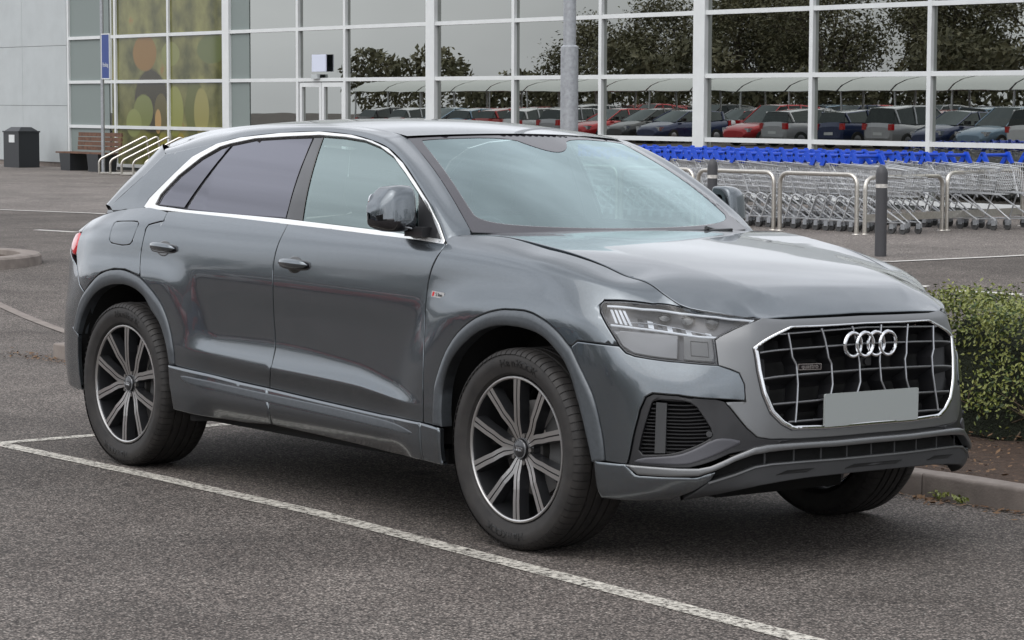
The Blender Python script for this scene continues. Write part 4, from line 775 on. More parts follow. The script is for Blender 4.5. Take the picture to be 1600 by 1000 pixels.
both('sill_inlay', smooth_poly(O['sill_insert'], 2), CAR, MT['arch'], pillow=(.008, .003), off=.0200, gap=0, step=.02)
both('bumper_corner', O['bumper_corner'], CAR, MT['paint'], off=.004)
both('lower_bumper_corner', O['bumper_lower'], CAR, MT['paint'], off=.010, pillow=(.02, .006))
# satin surround with the octagonal opening, chrome frame, grille bars
sin_ = [(T1, .868)] + O['surround_in'][1:-1] + [(T1, .376)]
sout = [(T1, .985)] + O['surround_out'][1:-1] + [(T1, .337)]
SIN, SOUT = mir(sin_[1:-1]), mir(sout[1:-1])
SINo = [tuple(v) for v in shrink(np.array(SIN)[::-1] if area2(np.array(SIN)) < 0 else np.array(SIN), -.004)]
panel('grille_surround', SOUT, CAR, MT['satin'], surf=s_body2, holes=[SINo], hole_flange=.05, off=-.002)
FIN = [tuple(v) for v in shrink(np.array(SIN)[::-1] if area2(np.array(SIN)) < 0 else np.array(SIN), .017)]
gframe = panel('grille_frame', SINo, CAR, MT['chrome'], surf=s_body2, holes=[FIN], hole_flange=.03, pillow=(.007, .006), off=.007, gap=.0005, flange=.008, step=.02)
gback = panel('grille_backing', SINo, CAR, MT['void'], surf=s_body2, off=-.085, gap=0, flange=0, step=.06)
B2 = lambda u, v, h=0.: (lambda PN: np.array([PN[0][0], -PN[0][1], PN[0][2]]) + h * np.array([PN[1][0], -PN[1][1], PN[1][2]]))(s_body2(np.array(u), np.array(v)))
def inset_pt(u, v): return inside(np.array(FIN), np.array([[u, v]]))[0]
# louvre decks: broad black shelves with a thin bright lip, between the uprights
hq = [.812, .704, .606, .506, .425]
GB = empty('grille_lattice', parent=CAR)
for q in hq:
    us = np.linspace(1.02, 2 * T1 - 1.02, 130); run = [u for u in us if inset_pt(u, q)]
    if len(run) < 3: continue
    mb = MB(); pts = []
    for u in run:
        a = B2(u, q, -.004); b = B2(u, q - .030, -.055); c = B2(u, q - .048, -.075); pts.append((a, b, c, B2(u, q - .006, -.004)))
    Pg = np.array(pts); v, f = grid_mesh(Pg[:, :3]); mb.add(v, f); v, f = grid_mesh(Pg[:, [0, 3, 1]]); mb.add(v, f)
    mb.build('louvre', MT['black'], GB, smooth=False)
    mb = MB(); mb.tube([B2(u, q, -.002) for u in run], .0032, 6); mb.build('louvre_lip', MT['silver'], GB)
ub = {1: [(1.238, .868), (1.255, .668), (1.272, .640), (1.274, .573), (1.251, .40)], 2: [(1.405, .86), (1.434, .655), (1.446, .635), (1.446, .56), (1.425, .50), (1.41, .39)], 3: [(1.568, .86), (1.592, .655), (1.596, .63), (1.594, .56), (1.57, .515), (1.56, .39)]}
for k, pl in ub.items():
    for sgn in (0, 1):
        pp = [((2 * T1 - a) if sgn else a, b) for a, b in pl]
        dense = []
        for a, b in zip(pp[:-1], pp[1:]):
            for s in np.linspace(0, 1, 8, endpoint=False): dense.append((a[0] + (b[0] - a[0]) * s, a[1] + (b[1] - a[1]) * s))
        dense.append(pp[-1]); dense = [d for d in dense if inset_pt(*d)]
        mb = MB(); mb.tube([B2(a, b, .004) for a, b in dense], .0042, 6); mb.build('grille_upright', MT['silver'], GB)
        mb = MB(); v, f = grid_mesh(np.array([[B2(a, b, .001), B2(a, b, -.07)] for a, b in dense])); mb.add(v, f); mb.build('grille_fin', MT['black'], GB, smooth=False)
# inner wedge baffles left and right
for sgn in (0, 1):
    for (u0, u1, q0, q1) in ((1.10, 1.17, .50, .80), (1.125, 1.185, .44, .60)):
        fl = (lambda u: 2 * T1 - u) if sgn else (lambda u: u)
        mb = MB(); mb.add([B2(fl(u0), q0, -.03), B2(fl(u1), q0, -.06), B2(fl(u1), q1, -.06), B2(fl(u0), q1, -.03)], [(0, 1, 2, 3)]); mb.build('grille_baffle', MT['tex'], GB, smooth=False)
# emblem of four interlocked rings
cz = .842; ex = float(B2(T1, .70)[0]) + .012
RB = empty('ring_emblem', parent=CAR)
for k in range(4):
    yc = (k - 1.5) * .0635; mb = MB(); n = 48
    ringp = [(ex + .003 * (k % 2), yc + .0445 * math.cos(2 * math.pi * i / n), cz + .0445 * math.sin(2 * math.pi * i / n)) for i in range(n)]
    mb.tube(ringp, .0072, 8, closed=True, up=(1, 0, 0)); mb.build('emblem_ring', MT['chrome'], RB)
mb = MB(); mb.box(ex - .045, ex - .02, -.03, .03, cz - .085, cz - .045); mb.tube([(ex - .03, 0, cz - .068), (ex - .012, 0, cz - .068)], .014, 16); mb.build('front_camera', MT['black'], CAR)
# plate, blank as in the photograph
def rrect(w, h, r, n=6):
    o = []
    for cx, cy, a0 in ((w / 2 - r, h / 2 - r, 0), (-w / 2 + r, h / 2 - r, 90), (-w / 2 + r, -h / 2 + r, 180), (w / 2 - r, -h / 2 + r, 270)):
        for i in range(n + 1): a = R(a0 + 90 * i / n); o.append((cx + r * math.cos(a), cy + r * math.sin(a)))
    return o
def slab(outline, f, t0, t1):
    n = len(outline); vs = [f(a, b, t0) for a, b in outline] + [f(a, b, t1) for a, b in outline]
    return vs, [tuple(range(n))[::-1], tuple(range(n, 2 * n))] + [(i, (i + 1) % n, n + (i + 1) % n, n + i) for i in range(n)]
v, f = slab(rrect(.520, .124, .006), lambda a, b, t: (t, a - .006, .602 + b), .980, .988); mk('number_plate', v, f, MT['plate'], CAR, angle=30)
v, f = slab(rrect(.50, .11, .008), lambda a, b, t: (t, a, .602 + b), .935, .9798); mk('plate_carrier', v, f, MT['black'], CAR, angle=30)
# lettered grille badge
def place_text(s, size, f, name, m, parent, extr=.0008, bold=0.):
    v, fc = text_mesh(s, size, extr, bold); return mk(name, [f(*p) for p in v], fc, m, parent, smooth=False)
bu = 1.345; bp = B2(bu, .630, -.006); bn = np.array([.97, -.22, 0]); bt = np.array([.22, .97, 0])
def onb(x, y, z): return tuple(bp + bt * x + np.array([0, 0, 1.]) * y + bn * z)
v, f = slab(rrect(.105, .024, .003), onb, -.004, .001); ba = mk('grille_badge', v, f, MT['chrome'], CAR, angle=30)
v, f = slab(rrect(.098, .018, .002), onb, .0005, .0016); mk('badge_inlay', v, f, MT['gloss'], ba, smooth=False)
place_text('quattro', .023, lambda x, y, z: onb(x * 1.08, y + .001, z + .0022), 'badge_lettering', MT['chrome'], ba, bold=.0004)
# side vents beside the grille
IN = O['intake']; MO = smooth_poly(O['intake_mouth'], 1)
intake_half = [p for p in IN]
both('intake_surround', intake_half[:10] + intake_half[13:], CAR, MT['black'], holes=[MO], hole_flange=.055, off=-.006, gap=.001)
both('intake_shelf', smooth_poly(O['intake_shelf'], 1), CAR, mat('shelf_lit_satin', (.075, .075, .085), .38, .2), off=-.001, gap=0, flange=.02, pillow=(.012, .005))  # grey lightened for the light this upward-facing shelf catches
sm = panel('lower_mid_strip', [(1.05, .40), (1.148, .36), (1.65, .345), (2 * T1 - 1.148, .36), (2 * T1 - 1.05, .40), (2 * T1 - 1.05, .30), (1.05, .30)], CAR, MT['black'], surf=s_body2, off=-.012, gap=0)
for s in (-1, 1):
    bk = panel('vent_backing', MO, CAR, MT['void'], side=s, off=-.06, gap=0, flange=0)
    mo = np.array(MO); lo, hi = mo.min(0), mo.max(0)
    mesh_ = MB()
    for k, q in enumerate(np.arange(lo[1] + .012, hi[1], .016)):
        us = np.linspace(lo[0], hi[0], 60); run = [u for u in us if inside(mo, np.array([[u, q]]))[0]]
        if len(run) < 2: continue
        for j in range(len(run) - 1):
            pa, na = s_body(np.array(run[j:j + 2]), np.array([q, q])); jit = .004 * math.sin(run[j] * 70 + k * 1.3)
            c = [pa[0] + na[0] * (-.020 + jit), pa[1] + na[1] * (-.020 + jit), pa[1] + na[1] * (-.034) - [0, 0, .007], pa[0] + na[0] * (-.034) - [0, 0, .007]]
            t_ = [p + np.array([0, 0, .004]) for p in c[:2]]
            mesh_.add([p * [1, s, 1] for p in c + t_], [(0, 1, 2, 3), (4, 5, 1, 0)])
    mesh_.build('vent_mesh', MT['black'], CAR, smooth=False, kind='stuff')
    # upright blade near the outer edge
    fb = MB(); u0 = lo[0] + .085
    for a in (0,):
        P0 = [s_body(np.array([u0 + du]), np.array([q])) for q in (lo[1] + .01, hi[1] - .012) for du in (-.022, .018)]
        pts = [(p[0] + n[0] * h) * [1, s, 1] for (p, n) in P0 for h in (-.004, -.045)]
        fb.add(pts, [(0, 2, 6, 4), (1, 5, 7, 3), (0, 4, 5, 1), (2, 3, 7, 6), (0, 1, 3, 2), (4, 6, 7, 5)])
    fb.build('vent_blade', MT['tex'], CAR, smooth=False)
    ps, pn = s_body(np.array([.905]), np.array([.40])); c = ps[0] * [1, s, 1]; n_ = pn[0] * [1, s, 1]
    m2 = MB(); m2.tube([c - n_ * .02, c + n_ * .002], .011, 16); m2.build('parking_sensor', MT['tex'], CAR)
    ps, pn = s_body(np.array([.462]), np.array([.385])); c = ps[0] * [1, s, 1]; n_ = pn[0] * [1, s, 1]
    m2 = MB(); m2.tube([c - n_ * .004, c + n_ * .006], .009, 16); m2.build('parking_sensor', MT['arch'], CAR)
# silver blade across the chin, dark slot, skirt
bl = [p for p in O['blade'] if p[0] < T1 - .02]; top = [p for p in bl if 1][:8]; bot = bl[9:] if len(bl) > 9 else bl[8:]
BLT = [(.594, .25), (.80, .228), (.868, .226), (.910, .238), (.99, .286), (1.07, .325), (1.12, .333), (1.25, .330), (1.45, .325)]
BLB = [(1.45, .292), (1.27, .298), (1.13, .296), (1.07, .288), (1.0, .256), (.925, .208), (.868, .182), (.76, .182), (.645, .190)]
panel('chin_blade', [p for p in BLT] + [(2 * T1 - a, b) for a, b in BLT[::-1]] + [(2 * T1 - a, b) for a, b in BLB[::-1]] + BLB, CAR, MT['satin'], surf=s_body2, off=.020, pillow=(.014, .006), flange=.03, gap=.001, step=.025)
SKT = [(.86, .090), (.905, .140), (1.00, .180), (1.075, .212), (1.14, .218), (1.30, .215), (1.48, .210)]
SKB = [(1.48, .115), (1.30, .112), (1.10, .096), (1.0, .075), (.88, .05), (.80, .03)]
sk = panel('chin_skirt', SKT + [(2 * T1 - a, b) for a, b in SKT[::-1]] + [(2 * T1 - a, b) for a, b in SKB[::-1]] + SKB, CAR, MT['tex'], surf=s_body2, off=.012, flange=.06, gap=0, bw=.006, bev=.004)
mb = MB(); lip = [B2(a, b, .013) for a, b in SKT[1:]] + [B2(2 * T1 - a, b, .013) for a, b in SKT[1:][::-1]]; mb.tube(lip, .0045, 6); mb.build('skirt_lip', MT['satin'], sk)
panel('chin_intake_backing', [(.78, .17), (.92, .215), (1.0, .25), (1.1, .30), (T1, .31), (2 * T1 - 1.1, .30), (2 * T1 - 1., .25), (2 * T1 - .92, .215), (2 * T1 - .78, .17), (2 * T1 - .86, .06), (T1, .10), (.86, .06)], CAR, MT['void'], surf=s_body2, off=-.035, gap=0, flange=0)
for u in np.linspace(1.12, 2 * T1 - 1.12, 9):
    mb = MB(); a, b, c, d = B2(u - .004, .30, -.005), B2(u + .004, .30, -.005), B2(u + .004, .20, -.005), B2(u - .004, .20, -.005)
    mb.add([a, b, c, d], [(0, 1, 2, 3)]); mb.build('chin_intake_divider', MT['tex'], CAR, smooth=False)
for u0, u1 in ((1.16, 1.34), (T1 - .16, T1 + .16), (2 * T1 - 1.34, 2 * T1 - 1.16)):
    v, f = slab([(u0, .150), (u1 - .04, .150), (u1, .170), (u0 + .05, .172)], lambda a, b, t: tuple(B2(a, b, t)), .0, .0145); mk('skirt_slot', v, f, MT['void'], sk, smooth=False)
# headlights
HL = O['headlight']
HP = [(.779, .969), (.636, .888), (.466, .848), (.438, .843), (.427, .829), (.440, .808), (.480, .771), (.520, .735), (.544, .712), (.573, .693), (.608, .688), (.785, .693), (.936, .683), (.923, .793), (1.009, .882), (1.135, .993), (1.0, 1.0), (.90, .996)]
for s in (-1, 1):
    H = empty('headlight', parent=CAR)
    def Bp(u, v, h=0.):
        P, N = s_body(np.array(u), np.array(v)); return (P + h * N) * np.array([1, s, 1])
    panel('lamp_bowl', HP, H, MT['lamp_mid'], side=s, off=-.050, gap=.002, flange=0)
    panel('lamp_seal', HP, H, MT['gloss'], side=s, off=-.001, gap=.001, holes=[[tuple(q) for q in shrink(np.array(HP[::-1]) if area2(np.array(HP)) < 0 else np.array(HP), .007)]], flange=.03, hole_flange=.05)
    LEN = [tuple(q) for q in shrink(np.array(HP[::-1]) if area2(np.array(HP)) < 0 else np.array(HP), .005)]
    panel('lamp_lens', LEN, H, MT['lens'], side=s, off=.0005, gap=0, flange=0, bev=0)
    low = [(.505, .762), (.785, .788), (.905, .797), (.925, .70), (.785, .706), (.60, .700), (.565, .712)]
    panel('lower_lens', low[:1] + [(.77, .786), (.775, .706), (.60, .700), (.555, .714)], H, MT['lamp_smoke'], side=s, off=-.010, gap=0, bev=0, flange=.02)
    panel('sensor_window', [(.795, .790), (.912, .798), (.925, .698), (.80, .704)], H, MT['gloss'], side=s, off=-.006, gap=0, flange=.02)
    mb = MB(); sq = [(.825, .773), (.895, .778), (.90, .718), (.83, .721)]; mb.tube([Bp(a, b, -.003) for a, b in sq], .0022, 6, closed=True); mb.build('sensor_frame', MT['tex'], H)
    def strip(pts, r, m, h=-.012, nm='light_guide', flat=1.):
        dn = []
        for a, b in zip(pts[:-1], pts[1:]):
            for q in np.linspace(0, 1, 10, endpoint=False): dn.append((a[0] + (b[0] - a[0]) * q, a[1] + (b[1] - a[1]) * q))
        dn.append(pts[-1]); mb = MB(); mb.tube([Bp(a, b, h) for a, b in dn], r, 8); return mb.build(nm, m, H)
    strip([(.455, .832), (.60, .855), (.783, .905), (.93, .952), (1.095, .972), (1.05, .915), (1.0, .858), (.935, .809), (.86, .800), (.78, .795), (.60, .782), (.492, .776)], .0048, MT['drl'])
    strip([(.535, .795), (.66, .817), (.78, .827), (.88, .826), (.925, .815)], .0020, MT['lamp_in'], -.022, 'lamp_ridge')
    for i in range(8):
        u = .60 + i * .042; q0 = .790 + .0018 * i
        P4 = [Bp(u, q0, -.014), Bp(u + .024, q0 + .001, -.014), Bp(u + .010, q0 + .036, -.034), Bp(u - .014, q0 + .036, -.034)]
        mb = MB(); mb.add(P4, [(0, 1, 2, 3)]); mb.build('lamp_segment', MT['lamp_in'] if i % 2 == 0 else MT['drl'], H, smooth=False)
    for i in range(4):
        u = .452 + i * .020
        P4 = [Bp(u + .055, .786, -.012), Bp(u + .066, .786, -.012), Bp(u + .014, .838, -.02), Bp(u + .003, .836, -.02)]
        mb = MB(); mb.add(P4, [(0, 1, 2, 3)]); mb.build('lamp_fin', MT['lamp_in'], H, smooth=False)
    for (u, q, r_) in ((.70, .868, .024), (.80, .888, .026), (.905, .900, .026)):
        c = Bp(u, q, -.036); mb = MB(); n = Vector((s_body(np.array(u), np.array(q))[1] * np.array([1, s, 1])).tolist())
        a = n.orthogonal().normalized(); b = n.cross(a); vs = [tuple(c)]; fs = []
        for rr_, hh in ((r_ * .5, .010), (r_ * .9, .006), (r_, -.004)):
            for k in range(20):
                t = 2 * math.pi * k / 20; vs.append(tuple(np.array(c) + np.array(a) * rr_ * math.cos(t) + np.array(b) * rr_ * math.sin(t) + np.array(n) * hh))
        vs[0] = tuple(np.array(c) + np.array(n) * .013)
        for k in range(20):
            fs.append((0, 1 + k, 1 + (k + 1) % 20))
            for l in range(2): fs.append((1 + l * 20 + k, 1 + l * 20 + (k + 1) % 20, 21 + l * 20 + (k + 1) % 20, 21 + l * 20 + k))
        mb.add(vs, fs); mb.build('projector', MT['gloss'], H)
# bonnet
HE = []     # half outline, near side first: rear edge, seam, front edge
seam = [(x, y) for x, y, z in SEAM if -.54 <= x < .86]
half = [(-.40, 0), (-.41, .3), (-.46, .55), (-.52, .72), (-.545, .79)] + [(x, y - .002 + .003 * (x > .62)) for x, y in seam[::4]] + [(x - .004, y) for x, y, z in _fe[::-1][::-1][12::6]]
bon = half + [(x, -y) for x, y in half[::-1][1:-1]]
panel('bonnet', bon, CAR, MT['paint'], surf=s_hood, side=1, gap=.003, step=.025, flange=.02)
mb = MB(); v, f = grid_mesh(np.array([[(-.43 - .1 * abs(y) ** 2, y, 1.200), (-.62, y, 1.192)] for y in np.linspace(-.76, .76, 20)])); mb.add(v, f); mb.build('cowl', MT['tex'], CAR, smooth=False)
# windscreen
fr = .045
panel('windscreen', [(-.985, .0), (.985, .0), (.985, .985), (-.985, .985)], CAR, MT['screen_glass'], surf=s_screen, side=1, gap=0, flange=0, bev=0, step=.04, scale=(.7, .75))
panel('windscreen_border', [(-.998, -.01), (.998, -.01), (.998, .998), (-.998, .998)], CAR, MT['frit'], surf=s_screen, side=1, gap=0, flange=0, off=.0012, bev=0, step=.04, scale=(.7, .75),
      holes=[smooth_poly([(-.945, .16), (-.915, .10), (-.80, .065), (-.5, .05), (0, .045), (.5, .05), (.80, .065), (.915, .10), (.945, .16), (.935, .94), (.90, .965), (.26, .965), (.15, .84), (.05, .775), (-.05, .775), (-.15, .84), (-.26, .965), (-.90, .965), (-.935, .94)], 2)])
# roof and flanks of the glasshouse
A_ = OUTG['A']
ax = np.array([p[0] for p in A_]); az = np.array([p[1] for p in A_])
def Bcurve(k):
    # partner point on the screen edge or roof edge
    return BC[k]
vs_ = [0.02, .13, .30, .50, .72, 1.0]
BC = [screen(1., v) for v in vs_]
rx = [-1.30, -1.46, -1.70, -2.01, -2.33, -2.58, -2.84, -3.10, -3.27]
BC = BC + [np.array([x, roofy(x), roofz(x, roofy(x))]) for x in rx]
ax2 = np.r_[ax[:13], [-2.80, -2.95]]; az2 = np.r_[az[:13], [1.526, 1.508]]
nA = 15
ka = np.linspace(0, nA - 1, 90)
AX = catmull(np.arange(nA), ax2[:nA], ka); AZ = catmull(np.arange(nA), az2[:nA], ka)
BCa = np.array(BC[:nA]); BX = np.stack([catmull(np.arange(nA), BCa[:, i], ka) for i in range(3)], 1)
rail = np.zeros((90, 13, 3))
for i in range(90):
    P0 = np.array([AX[i], float(Gs(AX[i], AZ[i])), AZ[i]]); P1 = BX[i]
    d = P1 - P0; l = np.linalg.norm(d)
    nrm = Gn(np.array(AX[i]), np.array(AZ[i])); tA = d - nrm * (d @ nrm); tA /= np.linalg.norm(tA)
    nB = np.array([.25, .25, 1.]) if i > 34 else np.array([.62, .25, .75]); nB = nB / np.linalg.norm(nB); tB = d - nB * (d @ nB); tB /= np.linalg.norm(tB)
    for j, u in enumerate(np.linspace(0, 1, 13)):
        h00 = (1 + 2 * u) * (1 - u) ** 2; h10 = u * (1 - u) ** 2; h01 = u * u * (3 - 2 * u); h11 = u * u * (u - 1)
        rail[i, j] = h00 * P0 + h10 * tA * l + h01 * P1 + h11 * tB * l
foot = rail[0] + np.array([.045, .0, -.06]); rail = np.concatenate([foot[None], rail])
for s in (-1, 1):
    v, f = grid_mesh(rail * np.array([1, s, 1]), flip=(s < 0)); mk('roof_side_rail', v, f, MT['paint'], CAR)
    panel('rear_pillar', [(-3.0, 1.247), (-2.975, 1.29), (-2.83, 1.392), (-2.682, 1.50), (-2.507, 1.563), (-2.58, 1.557), (-2.70, 1.542), (-2.80, 1.527), (-2.96, 1.508), (-3.10, 1.40), (-3.25, 1.305), (-3.36, 1.243), (-3.33, 1.222), (-3.0, 1.236)], CAR, MT['paint'], surf=s_side, side=s, gap=0, flange=.02, bev=0)
    if s: pass
xs = np.linspace(-3.40, -1.09, 50); us = np.linspace(-1, 1, 33); RP = np.zeros((50, 33, 3))
for j, u in enumerate(us):
    xf = -1.184 + .11 * (1 - u * u) - .004
    for i, k in enumerate(np.linspace(0, 1, 50)):
        x = -3.27 + (xf + 3.27) * k - .10 * (1 - k) * (1 - u * u); y = u * float(roofy(x)); z = float(roofz(x, y))
        RP[i, j] = (x, y, z)
v, f = grid_mesh(RP, flip=False); rf = mk('roof', v, f, MT['paint'], CAR)
# rear spoiler and hatch glass behind the roof
hp = np.zeros((14, 9, 3))
for j, u in enumerate(np.linspace(-1, 1, 9)):
    for i, k in enumerate(np.linspace(0, 1, 14)):
        a = np.array([-3.27 - .10 * (1 - u * u), u * .55, 1.54 + .03 * (1 - u * u)]); b = np.array([-3.55 - .25 * (1 - u * u), u * .72, 1.19 - .04 * (1 - u * u)])
        hp[i, j] = a + (b - a) * k + np.array([-.0, 0, .05 * math.sin(math.pi * k)])
v, f = grid_mesh(hp, flip=True); mk('hatch_glass', v, f, MT['dark_glass'], CAR)
for s in (-1, 1):
    q = []
    lo_ = [(-3.36, 1.243), (-3.25, 1.31), (-3.10, 1.40), (-2.96, 1.508)]
    top_ = [(-3.55, .72, 1.19), (-3.46, .665, 1.31), (-3.36, .605, 1.43), (-3.27, .55, 1.54)]
    Pm = np.array([[(x, float(Gs(x, z)), z), t] for (x, z), t in zip(lo_, top_)]); Pm = np.array([[a + (b - a) * w + np.array([-.0, .03, .03]) * math.sin(math.pi * w) for w in np.linspace(0, 1, 7)] for a, b in Pm])
    Pm = np.stack([np.stack([catmull(np.arange(4), Pm[:, j, c], np.linspace(0, 3, 16)) for c in range(3)], -1) for j in range(7)], 1) * np.array([1, s, 1])
    v, f = grid_mesh(Pm, flip=(s > 0)); mk('hatch_shoulder', v, f, MT['paint'], CAR)
    sh = np.array([[B_ for B_ in (s_body(np.array(t), np.array(1.0))[0] * np.array([1, s, 1]), np.array([tx, s * ty, tz]))] for t, tx, ty, tz in ((-3.175, -3.175, float(Gs(-3.175, 1.228)), 1.228), (-3.40, -3.38, float(Gs(-3.38, 1.225)), 1.225), (-3.6, -3.55, .72, 1.19), (-3.9, -3.68, .60, 1.165), (-4.2, -3.77, .35, 1.15), (T0, -3.80, 0, 1.145))])
    v, f = grid_mesh(sh, flip=(s > 0)); mk('rear_shoulder', v, f, MT['paint'], CAR)
# glazing: bright frame, panes, pillar cover
for s in (-1, 1):
    panel('window_frame_trim', OUTG['dlo_out'], CAR, MT['alu'], surf=s_side, side=s, holes=[OUTG['dlo_in']], hole_flange=.02, pillow=(.005, .003), off=.006, gap=0, step=.012, flange=.012)
    panel('quarter_window', OUTG['quarter_glass'], CAR, MT['dark_glass'], surf=s_side, side=s, off=-.006, gap=.002, bev=0, flange=.004, step=.05)
    panel('rear_door_window', OUTG['rear_glass'], CAR, MT['dark_glass'], surf=s_side, side=s, off=-.006, gap=.002, bev=0, flange=.004, step=.05)
    panel('front_door_window', OUTG['front_glass'], CAR, MT['door_glass'], surf=s_side, side=s, off=-.007, gap=.0, bev=0, flange=.004, step=.05)
    panel('centre_pillar_cover', OUTG['b_pillar'], CAR, MT['gloss'], surf=s_side, side=s, off=-.003, gap=.001, flange=.02, step=.05)
    panel('mirror_sail', OUTG['sail'], CAR, MT['black'], surf=s_side, side=s, off=-.003, gap=0, flange=.02, step=.05)
    panel('window_seal', OUTG['dlo_in'], CAR, MT['black'], surf=s_side, side=s, off=-.012, gap=-.004, flange=.01, step=.05,
          holes=[[tuple(q) for q in shrink(np.array(h)[::-1] if area2(np.array(h)) < 0 else np.array(h), .006)] for h in (OUTG['quarter_glass'], OUTG['rear_glass'], OUTG['front_glass'])], bev=0)
# dark inner shell so that shut lines look into shadow
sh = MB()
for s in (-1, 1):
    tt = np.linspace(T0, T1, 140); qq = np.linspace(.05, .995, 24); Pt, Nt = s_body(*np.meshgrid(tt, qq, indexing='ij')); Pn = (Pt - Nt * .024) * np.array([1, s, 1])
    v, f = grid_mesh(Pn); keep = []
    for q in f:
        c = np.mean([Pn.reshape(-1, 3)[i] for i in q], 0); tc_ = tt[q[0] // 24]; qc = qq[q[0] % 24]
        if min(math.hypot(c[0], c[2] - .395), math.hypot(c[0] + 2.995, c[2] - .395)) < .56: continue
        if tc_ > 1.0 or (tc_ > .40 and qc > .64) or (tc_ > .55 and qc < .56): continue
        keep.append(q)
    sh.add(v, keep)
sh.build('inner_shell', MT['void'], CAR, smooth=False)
# wheel housings, floor
for wx in (0, -2.995):
    for s in (-1, 1):
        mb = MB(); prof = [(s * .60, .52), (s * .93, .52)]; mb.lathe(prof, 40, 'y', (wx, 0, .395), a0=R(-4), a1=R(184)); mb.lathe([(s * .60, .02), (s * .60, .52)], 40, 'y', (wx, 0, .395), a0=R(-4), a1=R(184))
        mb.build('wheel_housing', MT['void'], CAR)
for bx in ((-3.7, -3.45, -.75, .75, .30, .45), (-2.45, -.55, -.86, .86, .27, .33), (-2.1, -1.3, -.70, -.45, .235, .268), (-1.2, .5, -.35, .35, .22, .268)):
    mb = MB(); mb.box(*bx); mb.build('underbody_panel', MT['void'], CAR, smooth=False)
mb = MB(); mb.tube([(-3.0, -.7, .36), (-3.0, .7, .36)], .035, 8); mb.tube([(0, -.7, .33), (0, .7, .33)], .035, 8); mb.build('axle', MT['tex'], CAR)
# cabin
CB = empty('cabin', parent=CAR)
mb = MB(); mb.box(-2.9, -.75, -.80, .80, .35, .62); mb.build('cabin_floor', MT['interior'], CB, smooth=False)
v, f = grid_mesh(np.array([[(x, y, z + .02 * math.cos(y * 2)) for y in np.linspace(-.76, .76, 12)] for x, z in ((-.55, 1.14), (-.75, 1.145), (-.95, 1.10), (-1.0, .98), (-.98, .6))])); mk('dashboard', v, f, MT['interior'], CB)
for y in (-.37, .37):
    for x, nm in ((-1.45, 'front_seat'), (-2.35, 'rear_seat')):
        S_ = MB(); n = 10
        for (dx, z0, z1, w, th, lean) in ((0, .58, .76, .26, .26, 0),):
            S_.box(x - .25, x + .27, y - w, y + w, z0, z1)
        bk = np.array([[(x - .22 - .14 * k + (.02 if c else 0) * 1 + .06 * math.cos(a) * (1), y + .24 * (1 - .15 * k) * math.sin(a), .72 + .52 * k) for a in np.linspace(-math.pi, math.pi, 13)] for c, k in ((0, 0), (0, .3), (0, .7), (0, 1))])
        v, f = grid_mesh(bk); S_.add(v, f)
        hr = np.array([[(x - .38 + .055 * math.cos(a) * w, y + .13 * w * math.sin(a), z) for a in np.linspace(-math.pi, math.pi, 13)] for z, w in ((1.26, .01), (1.27, .8), (1.33, 1), (1.42, .9), (1.44, .01))]); v, f = grid_mesh(hr); S_.add(v, f)
        S_.build(nm, MT['leather'], CB)
mb = MB(); n = 32; cen = Vector((-1.03, -.37, 1.09)); axn = Vector((-.9, 0, .42)).normalized(); a_ = Vector((0, 1, 0)); b_ = axn.cross(a_)
mb.tube([cen + (a_ * math.cos(2 * math.pi * i / n) + b_ * math.sin(2 * math.pi * i / n)) * .185 for i in range(n)], .014, 8, closed=True)
mb.tube([cen - a_ * .18, cen + a_ * .18], .018, 6); mb.tube([cen, cen - axn * .2], .04, 10); mb.build('steering_wheel', MT['black'], CB)
hl = np.zeros((10, 9, 3))
for i, x in enumerate(np.linspace(-2.95, -1.24, 10)):
    for j, u in enumerate(np.linspace(-1, 1, 9)): y = u * (float(roofy(x)) + .01); hl[i, j] = (x, y, float(roofz(x, y)) - .05)
v, f = grid_mesh(hl); mk('headliner', v, f, mat('headlining', (.14, .14, .14), .9), CB)
mb = MB(); mb.box(-1.12, -1.09, -.12, .12, 1.45, 1.515); mb.tube([(-1.10, 0, 1.50), (-1.05, 0, 1.56)], .012, 6); mb.build('interior_mirror', MT['black'], CB)
# wipers
for y0, y1 in ((.62, .16),):
    mb = MB(); P = [screen(u, v) + np.array([.012, 0, .006]) for u, v in [(y0 / .78 + (y1 - y0) / .78 * k, -.005 + .012 * k) for k in np.linspace(0, 1, 10)]]; mb.tube(P, .006, 6); mb.tube([(-.50, y0 * 1.02, 1.20), tuple(P[4] + np.array([0, 0, .012]))], .009, 6); mb.build('wiper', MT['black'], CAR)
